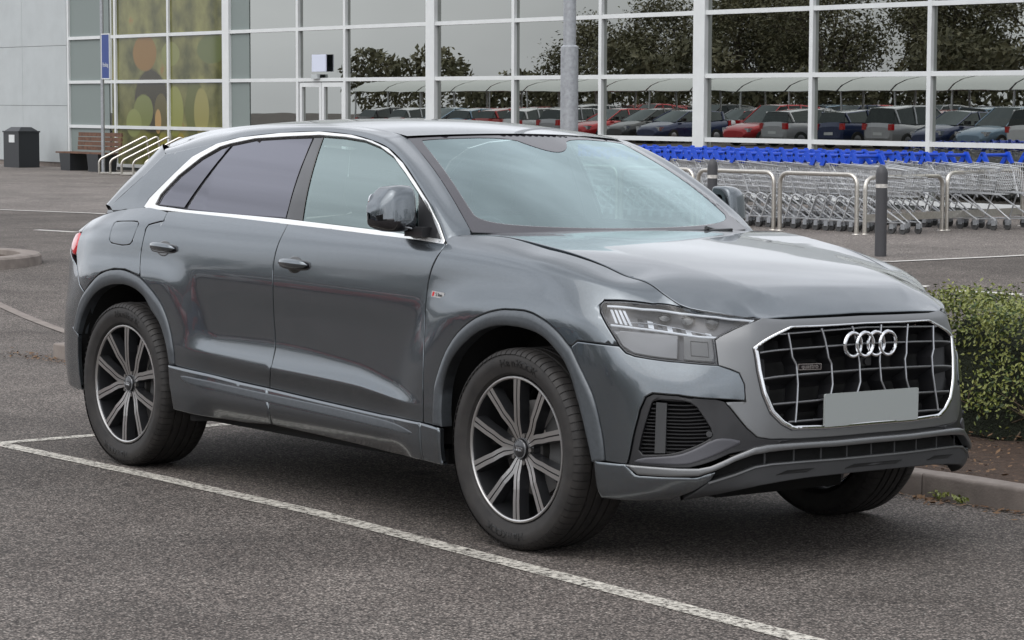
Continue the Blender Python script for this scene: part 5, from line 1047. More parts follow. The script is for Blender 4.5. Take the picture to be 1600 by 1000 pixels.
# door handles
for s in (-1, 1):
    for (ta_, qa_, tb_, qb_) in ((-2.785, .823, -2.548, .818), (-1.680, .809, -1.448, .808)):
        Pa, Na = s_body(np.array(ta_), np.array(qa_)); Pb, Nb = s_body(np.array(tb_), np.array(qb_)); m_ = np.array([1, s, 1])
        cup = []
        mid = ((ta_ + tb_) / 2, (qa_ + qb_) / 2 - .005)
        poly = [(mid[0] + .060 * math.cos(t), mid[1] + (.036 if math.sin(t) < 0 else .034) * math.sin(t)) for t in np.linspace(0, 2 * math.pi, 24, endpoint=False)]
        poly2 = [(mid[0] + .121 * math.copysign(abs(math.cos(t)) ** .6, math.cos(t)), mid[1] + .022 * math.copysign(abs(math.sin(t)) ** .7, math.sin(t))) for t in np.linspace(0, 2 * math.pi, 28, endpoint=False)]
        h_ = panel('handle_cup_shade', poly, CAR, MT['gloss'], side=s, off=.0012, gap=0, flange=0, bev=0, step=.02)  # flat black patch stands in for shade in the recess behind the handle
        panel('handle_gasket', poly2, h_, MT['gloss'], side=s, off=.0016, gap=0, flange=0, bev=0, step=.02)
        G_ = []
        for k in np.linspace(0, 1, 15):
            t = ta_ + (tb_ - ta_) * (k * .93 + .035); q = qa_ + (qb_ - qa_) * k - .002; P, N = s_body(np.array(t), np.array(q)); w = 1.25 * math.sin(math.pi * min(max(k, .0), 1)) ** .3 if 0 < k < 1 else .05
            bow = .020 * math.sin(math.pi * k) ** .5 + .008
            G_.append([(P + N * (bow * 1.0 + .010 * math.cos(a) * w) + np.array([0, 0, 1]) * .0165 * w * math.sin(a)) * m_ for a in np.linspace(0, 2 * math.pi, 13)])
        v, f = grid_mesh(np.array(G_), flip=(s < 0)); mk('door_handle', v, f, MT['paint'], CAR)
MT['white_badge'] = mat('pale_badge', (.62, .62, .62), .25, .3)
# fender badge
for s in (-1,):
    P, N = s_body(np.array(-.515), np.array(.763)); m_ = np.array([1, s, 1]); P = P * m_; N = N * m_
    def fb_(x, y, z): return tuple(P + np.array([1, 0, -.06]) * x + np.array([0, 0, 1.]) * y + N * z)
    v, f = slab([(-.042, -.013), (.042, -.013), (.044, .011), (-.036, .011)], fb_, -.002, .0035); b_ = mk('fender_badge', v, f, MT['white_badge'], CAR, smooth=False)
    v, f = slab([(-.036, -.010), (-.025, -.010), (-.018, .008), (-.029, .008)], fb_, .0032, .0045); mk('badge_accent', v, f, mat('badge_red', (.6, .02, .03), .3), b_, smooth=False)
    place_text('S line', .020, lambda x, y, z: fb_(x + .010, y - .001, z + .0042), 'badge_lettering', MT['tex'], b_)
# mirrors
for s in (-1, 1):
    Mi = empty('door_mirror', parent=CAR)
    # sections from the inner end (near the door) to the outer tip: y, x centre, z centre, half depth, half height
    secs = [(y - .045, x - .105, z, hx * .96, hz) for y, x, z, hx, hz in [(.935, -.715, 1.302, .035, .060), (.938, -.713, 1.303, .070, .090), (.950, -.713, 1.304, .080, .096), (.99, -.716, 1.306, .083, .097), (1.035, -.724, 1.304, .081, .092), (1.068, -.738, 1.294, .070, .070), (1.090, -.752, 1.283, .050, .042), (1.098, -.758, 1.280, .012, .014)]]
    sk_ = np.array(secs); tt_ = np.r_[0, np.cumsum(np.hypot(np.diff(sk_[:, 0]), np.diff(sk_[:, 4])))]; secs = [tuple(pchip(tt_, sk_[:, i], np.array([q]))[0] for i in range(5)) for q in np.linspace(0, tt_[-1], 34)]
    n = 60; cap = []; lowr = []
    for (y, x, z, hx, hz) in secs:
        row = []
        for a in np.linspace(0, 2 * math.pi, n + 1):
            c, s_ = math.cos(a), math.sin(a); ex_ = .44
            px = hx * math.copysign(abs(c) ** ex_, c); pz = hz * math.copysign(abs(s_) ** ex_, s_)
            px *= .80 + .20 * c
            row.append((x + px - .10 * (pz) , s * y, z + pz - .05 * (y - 1.0)))
        cap.append(row)
    cap = np.array(cap); v, f = grid_mesh(cap, flip=(s > 0))
    # lower third is black
    fu, fl_ = [], []
    for q in f:
        zz = np.mean([v[i][2] for i in q]); yy = abs(np.mean([v[i][1] for i in q]))
        (fl_ if zz < 1.226 + .36 * (yy - .895) else fu).append(q)
    mk('mirror_cap', v, fu, MT['paint'], Mi); mk('mirror_base', v, fl_, MT['gloss'], Mi)
    mb = MB(); mb.tube([(-.742, s * .92, 1.228), (-.754, s * .975, 1.242), (-.787, s * 1.027, 1.268)], [.005, .008, .005], 8, flat=.8); mb.build('mirror_highlight', MT['silver'], Mi)  # silver strip laid in as the grey highlight on the black lower shell
    mb = MB(); mb.box(-.80, -.68, -.03, .03, -.020, .020, Matrix.Translation((0, s * .885, 1.215))); mb.build('mirror_arm', MT['black'], Mi, smooth=False)
    v, f = slab(rrect(.20, .13, .03), lambda a, b, t: (t, s * (.965 + a * .75), 1.303 + b), -.885, -.878); mk('mirror_glass', v, f, MT['chrome'], Mi, smooth=False)
# numerals stay blank; roof seam and washer jets
for s in (-1, 1):
    mb = MB(); mb.box(-.475, -.455, s * .30 - .015, s * .30 + .015, 1.205, 1.222); mb.build('washer_jet', MT['black'], CAR, smooth=False)
# ---- wheels
def letter_ring(word, rad, a_mid, size, yface, spread):
    vs, fs = [], []; n = len(word); 
    for i, ch in enumerate(word):
        v, f = text_mesh(ch, size, .0012, .0006); a = a_mid - (i - (n - 1) / 2) * spread; b = len(vs)
        for p in v:
            x, y = p[0] * 1.25, p[1]; r_ = rad + y; an = a - x / rad
            vs.append((r_ * math.cos(an), yface(r_) - p[2], r_ * math.sin(an)))
        fs += [tuple(b + k for k in q) for q in f]
    return vs, fs
def make_wheel():
    # outer face towards -y, centre at origin; outer tyre wall y = -.1425
    TP = [(.10, .280), (.128, .300), (.1395, .330), (.1410, .345), (.137, .368), (.128, .382), (.116, .3895), (.100, .3925)]
    prof = [(-h, r) for h, r in TP]
    g = []
    for c in (-.062, -.021, .021, .062):
        g += [(c - .0055, .3945), (c - .0045, .387), (c + .0045, .387), (c + .0055, .3945)]
    full = prof + g + [(h, r) for h, r in TP[::-1]]
    w = MB(); w.lathe([(-.118, .2865), (-.119, .281), (-.112, .277), (-.10, .2745), (-.02, .262), (.08, .258), (.12, .28)], 72); root = w.build('wheel', MT['rim_dark'])
    t = MB(); t.lathe(full, 120)
    for k in range(76):       # shoulder blocks: raised pads between the sipes
        a = 2 * math.pi * k / 76; da = 2 * math.pi / 76 * .42
        for sg in (-1, 1):
            ring_ = [(sg * .072, .3952), (sg * .100, .3938), (sg * .118, .3905), (sg * .1310, .3835), (sg * .1395, .3720)]
            vs = []
            for (h, r) in ring_:
                for an in (a - da, a + da): vs += [((r + .0014) * math.cos(an), h * 1.004, (r + .0014) * math.sin(an)), ((r - .004) * math.cos(an), h, (r - .004) * math.sin(an))]
            fs = []
            for i in range(len(ring_) - 1):
                b = i * 4; fs += [(b, b + 2, b + 6, b + 4), (b, b + 4, b + 5, b + 1), (b + 2, b + 3, b + 7, b + 6)]
            fs += [(0, 1, 3, 2)]
            t.add(vs, fs)
    tyre = t.build('tyre', MT['rubber'], root, angle=30)
    yf = lambda r_: -(np.interp(r_, [.28, .300, .330, .345, .368, .382], [.10, .128, .1395, .1410, .137, .128]) + .0006)
    for am in (90, 270):
        v, f = letter_ring('HanKOOK', .338, R(am - 6), .040, yf, R(5.6)); mk('tyre_lettering', v, f, MT['letter'], tyre, smooth=False)
    lp = MB(); lp.lathe([(-.1175, .2875), (-.1215, .2855), (-.1222, .2800), (-.1195, .2755), (-.1150, .2740)], 96); lp.build('rim_lip', MT['rim_cut'], root)
    # spokes: five pairs, each pair leaving the hub together and opening towards the rim
    for k in range(5):
        for sg in (-1, 1):
            mid = R(109 - 72 * k); 
            path = [(.040, 9), (.070, 9.5), (.100, 9.8), (.128, 13.0), (.158, 16.0), (.20, 17.2), (.24, 18.4), (.276, 19.2)]
            dep = [-.088, -.093, -.098, -.103, -.108, -.112, -.115, -.117]; wd = [.012, .0155, .018, .0185, .0188, .0192, .020, .0215]
            cl = []
            for (r_, dg), d_ in zip(path, dep):
                a = mid + sg * R(dg); cl.append(Vector((r_ * math.cos(a), d_, r_ * math.sin(a))))
            body_, cut1, cut2 = [], [], []
            for i, p in enumerate(cl):
                tg = (cl[min(i + 1, 7)] - cl[max(i - 1, 0)]).normalized(); sd = tg.cross(Vector((0, -1, 0))).normalized() * sg; w_ = wd[i]
                body_.append([p - sd * w_, p - sd * w_ * .13, p - sd * w_ * .10 + Vector((0, .006, 0)), p + sd * w_ * .10 + Vector((0, .006, 0)), p + sd * w_ * .13, p + sd * w_, p + sd * (w_ + .004) + Vector((0, .045, 0)), p - sd * (w_ + .004) + Vector((0, .045, 0)), p - sd * w_])
                e = Vector((0, -.0008, 0)); cut1.append([p - sd * w_ * .98 + e, p - sd * w_ * .14 + e]); cut2.append([p + sd * w_ * .14 + e, p + sd * w_ * .98 + e])
            mb = MB()
            v, f = grid_mesh(np.array([[list(q) for q in r_] for r_ in body_]), flip=(sg < 0)); mb.add(v, f, 0)
            for c_ in (cut1, cut2):
                v, f = grid_mesh(np.array([[list(q) for q in r_] for r_ in c_])); mb.add(v, f, 1)
            mb.build('spoke', [MT['rim_dark'], MT['rim_cut']], root, smooth=False)
    h = MB(); h.lathe([(-.05, .070), (-.078, .062), (-.086, .052), (-.090, .042), (-.088, .038)], 40); h.build('hub', MT['rim_dark'], root)
    c = MB(); c.lathe([(-.088, .036), (-.100, .034), (-.104, .028), (-.105, 0.0005)], 32); cp = c.build('hub_cap', MT['rim_dark'], root)
    c = MB(); c.lathe([(-.0985, .0375), (-.1015, .0365), (-.1015, .0345), (-.098, .034)], 32); c.build('hub_cap_ring', MT['silver'], root)
    em = MB()
    for i in range(4):
        em.tube([((i - 1.5) * .0105 + .0078 * math.cos(2 * math.pi * j / 16), -.1058, .0078 * math.sin(2 * math.pi * j / 16)) for j in range(16)], .0011, 5, closed=True, up=(0, 1, 0))
    em.build('hub_emblem', MT['chrome'], root)
    for k in range(5):
        a = R(109 + 36 - 72 * k); m2 = MB(); m2.tube([(.056 * math.cos(a), -.080, .056 * math.sin(a)), (.056 * math.cos(a), -.094, .056 * math.sin(a))], .0095, 6); m2.build('wheel_bolt', MT['disc'], root, smooth=False)
    d = MB(); d.lathe([(-.012, .09), (-.014, .188), (.014, .188), (.014, .09)], 48); d.lathe([(-.050, .001), (-.05, .085), (-.012, .09)], 32); d.build('brake_disc', MT['disc'], root, angle=30)
    cal = MB(); cal.lathe([(-.045, .12), (-.05, .20), (.04, .205), (.05, .12), (-.045, .12)], 14, a0=R(-35), a1=R(45)); cal.build('brake_caliper', MT['caliper'], root, angle=40)
    return root
w0 = make_wheel()
for i, (x, s) in enumerate(((0, -1), (-2.995, -1), (0, 1), (-2.995, 1))):
    w = w0 if i == 0 else copy_tree(w0)
    w.parent = CAR; yc = .836 if x == 0 else .842
    w.location = (x, s * yc, .3955); w.rotation_euler = (0, R(0 if i == 0 else (-9 if i == 1 else 20)), 0 if s < 0 else math.pi)
    if i == 1:
        w.rotation_euler = (0, R(3), 0)

# ---------------------------------------------------------------- things in front of the shop
MT['steel'] = mat('brushed_stainless', (.60, .57, .52), .3, .95, noise=(40, .15)); MT['galv'] = mat('galvanised_steel', (.30, .31, .33), .5, .55, noise=(22, .3, (.44, .46, .48)))
MT['blue'] = mat('blue_plastic_handle', (.010, .070, .55), .35); MT['wire'] = mat('zinc_wire', (.58, .59, .60), .33, .8); MT['wheel_grey'] = mat('caster_rubber', (.06, .06, .06), .6)
MT['boll'] = mat('dark_grey_bollard', (.055, .055, .06), .5); MT['wood'] = mat('brown_bench_slats', (.13, .065, .04), .7, noise=(8, .4)); MT['bin'] = mat('dark_bin', (.025, .028, .032), .4)
def rounded_path(pts, r, n=6):
    out = [Vector(pts[0])]
    for a, b, c in zip(pts[:-2], pts[1:-1], pts[2:]):
        a, b, c = Vector(a), Vector(b), Vector(c); u = (a - b).normalized(); w = (c - b).normalized(); p, q = b + u * r, b + w * r
        for k in range(n + 1): t = k / n; out.append(p * (1 - t) ** 2 + b * 2 * t * (1 - t) + q * t * t)
    out.append(Vector(pts[-1])); return out
def hoop(x0, y0, x1, y1, h, label, low=None):
    g = empty('guard_rail', (x0, y0, G(x0, y0)), math.atan2(y1 - y0, x1 - x0), label=label, cat='guard rail', group='steel hoops round the trolley bay'); l = math.hypot(x1 - x0, y1 - y0)
    mb = MB(); mb.tube(rounded_path([(0, 0, -.1), (0, 0, h), (l, 0, h), (l, 0, -.1)], .16), .030, 10); mb.build('hoop_tube', MT['steel'], g)
    for xx in (0, l):
        mb = MB(); mb.lathe([(.0, .065), (.012, .06), (.014, .03)], 16, 'z', (xx, 0, 0)); mb.build('base_flange', MT['steel'], g)
    if low: mb = MB(); mb.box(.03, l - .03, -.012, .012, low - .05, low + .05); mb.build('lower_rail', MT['steel'], g, smooth=False)
hoop(-15.27, 19.15, -15.42, 20.95, .80, 'steel hoop rail with lower bar, last one running towards the shop on the right', .22)
hoop(-15.20, 17.42, -15.27, 19.05, .76, 'steel hoop rail with lower bar, just right of the near bollard post', .22)
hoop(-16.60, 17.22, -15.24, 17.30, .80, 'steel hoop rail without lower bar, immediately left of the near bollard')
hoop(-18.20, 17.18, -16.72, 17.22, .80, 'steel hoop rail third from the pen corner, right of the far bollard')
hoop(-19.80, 17.14, -18.30, 17.18, .80, 'steel hoop rail partly behind the car, left of the far bollard')
hoop(-21.40, 17.10, -19.90, 17.14, .80, 'steel hoop rail seen through the windscreen glass')
def bollard(x, y, h, label):
    b = empty('bollard', (x, y, G(x, y)), label=label, cat='bollard', group='dark bollards by the trolley bay')
    mb = MB(); mb.lathe([(-.1, .068), (h - .26, .066)], 24, 'z'); mb.build('post', MT['boll'], b)
    mb = MB(); mb.lathe([(h - .26, .0685), (h - .215, .0685)], 24, 'z'); mb.build('reflective_band', MT['line_far'], b)
    mb = MB(); mb.lathe([(h - .215, .069), (h - .10, .069), (h - .05, .060), (h - .015, .035), (h, .0005)], 24, 'z'); mb.build('cap', MT['boll'], b)
bollard(-11.82, 14.04, 1.05, 'dark grey bollard with pale band standing in full view in front of the rails')
bollard(-16.2, 15.55, 1.02, 'dark grey bollard half hidden behind the windscreen pillar of the car')
# lamp column, sign post
lp = empty('lamp_column', (-14.6, 11.7, 0), label='thick galvanised lamp column rising behind the car roof', cat='lamp post')
mb = MB(); mb.lathe([(-.1, .105), (1.4, .105), (2.4, .103), (2.42, .075), (8, .06)], 28, 'z'); mb.build('shaft', MT['galv'], lp)
mb = MB(); mb.tube([(0, 0, 7.9), (.8, 0, 8.1)], .04, 8); mb.box(.6, 1.3, -.14, .14, 8.05, 8.18); mb.build('lantern', MT['galv'], lp, kind='stuff')
sp = empty('sign_post', (-45.45, 23.0, 0), R(-2), label='grey post carrying a blue parking sign by the bench', cat='sign')
mb = MB(); mb.lathe([(-.1, .045), (4.6, .045)], 14, 'z'); mb.build('post', MT['galv'], sp)
mb = MB(); mb.box(.10, .47, -.06, -.03, 2.30, 3.35); sg = mb.build('sign_panel', mat('sign_blue', (.02, .05, .22), .4), sp, smooth=False)
mb = MB()
for b in ((.075, .10, 2.275, 3.375), (.47, .495, 2.275, 3.375), (.10, .47, 2.275, 2.30), (.10, .47, 3.35, 3.375)): mb.box(b[0], b[1], -.062, -.028, b[2], b[3])
mb.build('sign_border', MT['white'], sg, smooth=False)
place_text('Parking', .115, lambda x, y, z: (.285 + x * .85, -.0625 - z, 2.62 + y * 1.3), 'sign_lettering', MT['white'], sg, extr=.001)
# bench
bn_ = empty('bench', (-47.0, 23.45, 0), R(-2), label='brown slatted bench on dark supports against the shop glass', cat='bench')
for i in range(4): mb = MB(); mb.box(-1.15, 1.15, .30 + i * .01, .34 + i * .01, .52 + i * .115, .615 + i * .115); mb.build('back_slat', MT['wood'], bn_, smooth=False)
for i in range(4): mb = MB(); mb.box(-1.35, 1.15, -.22 + i * .12, -.12 + i * .12, .44, .475); mb.build('seat_slat', MT['wood'], bn_, smooth=False)
for x in (-.85, .65): mb = MB(); mb.add([(x - .25, -.2, 0), (x + .25, -.2, 0), (x + .25, .3, 0), (x - .25, .3, 0), (x - .30, -.22, .438), (x + .30, -.22, .438), (x + .30, .32, .438), (x - .30, .32, .438)], [(0, 3, 2, 1), (4, 5, 6, 7), (0, 1, 5, 4), (1, 2, 6, 5), (2, 3, 7, 6), (3, 0, 4, 7)]); mb.build('bench_support', MT['bin'], bn_, smooth=False)
# litter bin
lb = empty('litter_bin', (-51.05, 23.75, 0), label='dark litter bin with a white notice beside the grey cladding', cat='litter bin')
mb = MB(); mb.box(-.45, .40, -.3, .3, 0, .92); mb.build('bin_body', MT['bin'], lb, smooth=False)
mb = MB(); mb.box(-.47, .42, -.32, .32, .921, .96); mb.add([(-.42, -.28, .961), (.37, -.28, .961), (.37, .28, .961), (-.42, .28, .961), (-.3, -.15, 1.06), (.25, -.15, 1.06), (.25, .15, 1.06), (-.3, .15, 1.06)], [(4, 5, 6, 7), (0, 1, 5, 4), (1, 2, 6, 5), (2, 3, 7, 6), (3, 0, 4, 7)]); mb.build('bin_lid', MT['bin'], lb, smooth=False)
mb = MB(); mb.box(-.12, .18, -.315, -.301, .66, .86); mb.build('bin_notice', MT['white'], lb, smooth=False)
# cycle hoops
for i in range(5):
    x = -44.15 + i * .62; y = 23.0 - i * .05
    g = empty('cycle_stand', (x, y, 0), R(8), label='sloping steel cycle stand, %s from the sign post' % ('first', 'second', 'third', 'fourth', 'fifth', 'sixth')[i], cat='cycle stand', group='row of cycle stands')
    mb = MB(); mb.tube(rounded_path([(-.5, -.55, .02), (-.5, -.55, .35), (.25, .30, .93), (.25, .42, .02)], .10), .026, 8); mb.build('hoop', MT['steel'], g)
    mb = MB(); mb.tube([(-.5, -.55, .03), (.25, .42, .03)], .026, 6); mb.build('ground_bar', MT['steel'], g)
# trolleys: x forward, handle at the origin
def make_trolley():
    T_ = empty('shopping_trolley', cat='trolley')
    mb = MB(); 
    def rim(z, t):  # t: 0 bottom 1 top
        x0, x1, w0, w1 = (.16, .90, .235, .17) if t == 0 else (.05, 1.0, .275, .20); return x0, x1, w0, w1
    zt0, zt1, zb0, zb1 = .93, .86, .52, .50
    def P(u, s, t):     # u along, s side, t height
        x = (.20 + .68 * u) * (1 - t) + (.06 + .94 * u) * t; w = (.22 - .05 * u) * (1 - t) + (.275 - .065 * u) * t; z = (zb0 + (zb1 - zb0) * u) * (1 - t) + (zt0 + (zt1 - zt0) * u) * t; return Vector((x, s * w, z))
    for s in (-1, 1):
        for u in np.linspace(0, 1, 22): mb.tube([P(u, s, 0), P(u, s, 1)], .0028, 3, cap=False)
        for t in (0, .18, .36, .54, .72): mb.tube([P(0, s, t), P(1, s, t)], .0030, 3, cap=False)
        mb.tube([P(0, s, 1), P(1, s, 1)], .009, 5)
    for w in np.linspace(-1, 1, 9):
        mb.tube([P(1, w, 0), P(1, w, 1)], .0028, 3, cap=False); mb.tube([P(0, w, 0), P(1, w, 0)], .0030, 3, cap=False)
    for t in (.0, .25, .5, .75): mb.tube([P(1, -1, t), P(1, 1, t)], .0030, 3, cap=False)
    for u in np.linspace(0, 1, 12): mb.tube([P(u, -1, 0), P(u, 1, 0)], .0028, 3, cap=False)
    mb.tube([P(1, -1, 1), P(1, 1, 1)], .007, 5)
    mb.build('basket', MT['wire'], T_, smooth=False)
    fl = MB(); 
    for w in np.linspace(-1, 1, 11): fl.tube([(.10, w * .25, .90), (.34, w * .20, .56)], .0028, 3, cap=False)
    for k in np.linspace(0, 1, 6): fl.tube([(.10 + .24 * k, -.25 + .05 * k, .90 - .34 * k), (.10 + .24 * k, .25 - .05 * k, .90 - .34 * k)], .0030, 3, cap=False)
    fl.build('child_seat_flap', MT['wire'], T_, smooth=False)
    for s in (-1, 1):
        fr_ = MB(); fr_.tube([(0.0, s * .26, 1.02), (.12, s * .245, .80), (.26, s * .22, .44)], .012, 6)
        fr_.tube(rounded_path([(.06, s * .26, .13), (.22, s * .24, .50), (.34, s * .23, .47), (.92, s * .15, .14)], .07, 4), .0115, 6)
        fr_.tube([(.06, s * .26, .15), (.92, s * .15, .16)], .009, 5); fr_.build('side_frame', MT['wire'], T_, kind='stuff')
    hd = MB(); hd.tube([(0, -.27, 1.03), (0, .27, 1.03)], .025, 8)
    hd.build('handle_bar', MT['blue'], T_)
    for s in (-1, 1):
        e_ = MB(); e_.add([(-.01, s * .27, 1.075), (-.125, s * .27, .905), (-.055, s * .27, .895), (.0, s * .27, .98), (.085, s * .27, .905), (.125, s * .27, .92), (.04, s * .27, 1.075)] + [(a, s * .235, b) for a, b in ((-.01, 1.075), (-.125, .905), (-.055, .895), (.0, .98), (.085, .905), (.125, .92), (.04, 1.075))],
                          [(0, 1, 2, 3), (0, 3, 6), (3, 4, 5, 6), (7, 10, 9, 8), (7, 13, 10), (10, 13, 12, 11)] + [(i, (i + 1) % 7, 7 + (i + 1) % 7, 7 + i) for i in range(7)]); e_.build('handle_end', MT['blue'], T_, smooth=False)
    for x, w in ((.04, .26), (.90, .15)):
        for s in (-1, 1):
            c = MB(); c.lathe([(-.014, .012), (-.014, .058), (.014, .058), (.014, .012)], 14, 'y', (x - .03, s * w, .06)); c.build('caster', MT['wheel_grey'], T_, smooth=False)
            c = MB(); c.box(x - .05, x + .02, s * w - .022, s * w + .022, .07, .145); c.build('caster_fork', MT['galv'], T_, smooth=False)
    return T_
t0 = make_trolley(); first = True
ordw = ['first', 'second', 'third', 'fourth', 'fifth', 'sixth', 'seventh', 'eighth', 'ninth', 'tenth', 'eleventh', 'twelfth', 'thirteenth', 'fourteenth', 'fifteenth', 'sixteenth', 'seventeenth', 'eighteenth', 'nineteenth', 'twentieth']
ordw += ['twenty-' + w for w in ordw[:9]] + ['thirtieth'] + ['thirty-' + w for w in ordw[:9]]
for row, (yr, xs_, dx, n) in enumerate(((19.75, -15.70, .283, 30), (17.95, -15.70, .225, 36))):
    for k in range(n):
        t = t0 if first else copy_tree(t0); first = False
        t.location = (xs_ - dx * k + RNG.normal() * .008 + (0 if k else 0), yr + RNG.normal() * .018, 0); t.rotation_euler = (0, 0, RNG.normal() * .012 - .02)
        t['label'] = '%s blue-handled wire trolley from the right end of the %s nested row' % (ordw[k], ('rear', 'front')[row]); t['group'] = 'nested shopping trolleys'
# a few loose ones at the right end of the pen
for i, (x, y, a) in enumerate(((-14.6, 20.3, -.05), (-14.35, 20.9, .02))):
    t = copy_tree(t0); t.location = (x - .8, y, 0); t.rotation_euler = (0, 0, a); t['label'] = ('wire trolley at the right edge nosing past the rail', 'wire trolley at the right edge nearest the shop glass')[i]; t['group'] = 'nested shopping trolleys'
# ---------------------------------------------------------------- the rest of the car park (mirrored in the shop glass and the paintwork)
CG = glass('parked_car_glass', (.02, .025, .03), .05, .55, power=3, rcol=(.8, .9, .9)); CT = mat('parked_car_tyre', (.02, .02, .02), .7); CP = mat('lamp_red', (.5, .01, .01), .2, 0, 1); CH = mat('lamp_clear', (.6, .62, .65), .15, .8); CA = mat('parked_car_alloy', (.4, .4, .41), .35, .8)
cols = {'bright red': (.52, .012, .02), 'silver': (.42, .43, .45), 'white': (.68, .69, .70), 'black': (.012, .012, .014), 'dark blue': (.015, .03, .10), 'red': (.42, .015, .015), 'dark grey': (.06, .063, .068), 'pale blue': (.20, .30, .40)}
pm = {k: mat('car_paint_' + k.replace(' ', '_'), c, .3, .3 if k not in ('white', 'red') else 0, 1) for k, c in cols.items()}
def make_car(style):
    """x forward, wheels on the ground; stations: x, half width, sill z, belt z, roof z (None = no glasshouse), roof half width"""
    L_ = {'hatchback': 4.05, 'estate': 4.6, 'people carrier': 4.4}[style]; h = {'hatchback': 1.47, 'estate': 1.50, 'people carrier': 1.68}[style]; a = L_ / 2
    C_ = empty('parked_car', cat='car')
    st = [(-a, .70, .40, .82), (-a + .06, .80, .30, .98), (-a + .35, .86, .24, 1.02), (-.9, .89, .22, .99), (0, .90, .21, .96), (.75, .90, .21, .95), (1.0, .89, .22, .95), (a - .65, .87, .24, .86), (a - .25, .82, .27, .76), (a - .05, .70, .32, .66), (a, .60, .36, .58)]
    rows = []
    for x, w, z0, z1 in st:
        zm = z0 + (z1 - z0) * .55
        half = [(0, z0), (w * .86, z0), (w * .97, z0 + .08), (w, zm), (w * .975, z1 - .10), (w * .90, z1 - .015), (w * .5, z1 + .02), (0, z1 + .03)]
        rows.append([(x, y, z) for y, z in half] + [(x, -y, z) for y, z in half[::-1][1:]])
    P = np.array(rows); v, f = grid_mesh(P, flip=True); bb = MB(); bb.add(v, f); bb.add(rows[0], [tuple(range(15))]); bb.add(rows[-1], [tuple(range(15))[::-1]]); bb.build('body', pm['silver'], C_, angle=45)
    xr = -a + .12; xf = 1.05
    gs = [(xr, .80, 1.0, 1.0), (xr + .16 if style != 'hatchback' else xr + .28, .66, h - .12, 1), (-.9, .66, h - .01, 1), (-.2, .66, h, 1), (.15, .64, h - .04, 1), (xf, .78, .95, 1)]
    base = [(xr, .80, 1.0), (xr + .3, .83, 1.0), (-.9, .85, .98), (-.2, .85, .96), (.45, .84, .95), (xf, .78, .95)]
    side = np.array([[(bx, s * by, bz) if t == 0 else (gx_ * t + bx * (1 - t), s * (gw * t + by * (1 - t)) + 0, gz * t + bz * (1 - t)) for t in (0, .5, .93)] for (bx, by, bz), (gx_, gw, gz, _) in zip(base, gs) for s in (1,)])
    gm = MB()
    for s in (1, -1):
        v, f = grid_mesh(side * np.array([1, s, 1]), flip=s > 0); gm.add(v, f)
    gm.build('glazing', CG, C_, angle=30)
    top = np.array([[(gx_, w * gw, gz + .02 * (1 - w * w)) for w in (-1, -.6, 0, .6, 1)] for gx_, gw, gz, _ in gs[1:5]]); v, f = grid_mesh(top, flip=False); mb = MB(); mb.add(v, f)
    for s in (1, -1):   # pillars and cant rail
        rl = np.array([[(g[0] * 1, s * g[1], g[2]), (g[0] * .93 + b[0] * .07, s * (g[1] * .93 + b[1] * .07 + .006), g[2] * .93 + b[2] * .07)] for g, b in zip(gs[1:5], base[1:5])]); v, f = grid_mesh(rl, flip=s < 0); mb.add(v, f)
        for i, wd in ((5, .05), (3, .05), (2, .06), (1, .09)):
            b_, g_ = Vector((base[i][0], s * (base[i][1] + .008), base[i][2])), Vector((gs[i][0] if i < 5 else gs[4][0], s * ((gs[i][1] if i < 5 else gs[4][1]) + .008), gs[min(i, 4)][2])); mb.tube([b_, (b_ + g_) / 2 + Vector((0, s * .01, 0)), g_], wd * .6, 5)
    mb.build('roof', pm['silver'], C_, angle=45)
    ws = np.array([[(gs[4][0], w * gs[4][1], gs[4][2] + .02 * (1 - w * w)), (xf + .04 * (1 - w * w), w * .78, .955)] for w in (-1, -.5, 0, .5, 1)]); v, f = grid_mesh(ws, flip=False); mk('windscreen', v, f, CG, C_)
    rs = np.array([[(gs[1][0] - .01, w * gs[1][1], gs[1][2]), (xr - .02, w * .80, 1.0)] for w in (-1, -.5, 0, .5, 1)]); v, f = grid_mesh(rs, flip=True); mk('rear_window', v, f, CG, C_)
    for s in (1, -1):
        mb = MB(); mb.box(-a - .012, -a + .14, s * .72 - .11, s * .72 + .09, .72, .96); mb.build('tail_lamp', CP, C_, smooth=False)
        mb = MB(); mb.box(a - .33, a - .09, s * .66 - .13, s * .66 + .11, .58, .73); mb.build('headlight', CH, C_, smooth=False)
        mb = MB(); mb.box(.62, .80, s * .98 - .09, s * .98 + .09, .98, 1.12); mb.build('door_mirror', pm['black'], C_, smooth=False)
        for x in (a - .82, -a + .78):
            w_ = MB(); w_.lathe([(-.10, .18), (-.105, .30), (-.06, .32), (.06, .32), (.105, .30), (.10, .18)], 24, 'y', (x, s * .80, .32)); wl = w_.build('wheel', CT, C_); w_ = MB(); w_.lathe([(-s * -.085, .20), (-s * -.10, .17), (-s * -.09, .001)], 18, 'y', (x, s * .80, .32)); w_.build('wheel_trim', CA, wl)
    mb = MB(); mb.box(-a - .008, -a + .02, -.26, .26, .52, .63); mb.build('plate', MT['white'], C_, smooth=False)
    return C_
protos = {k: make_car(k) for k in ('hatchback', 'estate', 'people carrier')}; used_ = set()
def recolour(o, c):
    for ch in o.children:
        if ch.name.split('.')[0] in ('body', 'roof'):
            ch.material_slots[0].link = 'OBJECT'; ch.material_slots[0].material = pm[c]
seqs = list(cols); n_ = 0
rowsP = [(-15.5, [-9 - 2.7 * i for i in range(34)], R(90)), (-20.9, [-4 - 2.7 * i for i in range(36)], R(-90)), (-30.5, [-30 - 2.75 * i for i in range(30)], R(90)), (-36.0, [-34 - 2.75 * i for i in range(28)], R(-90))]
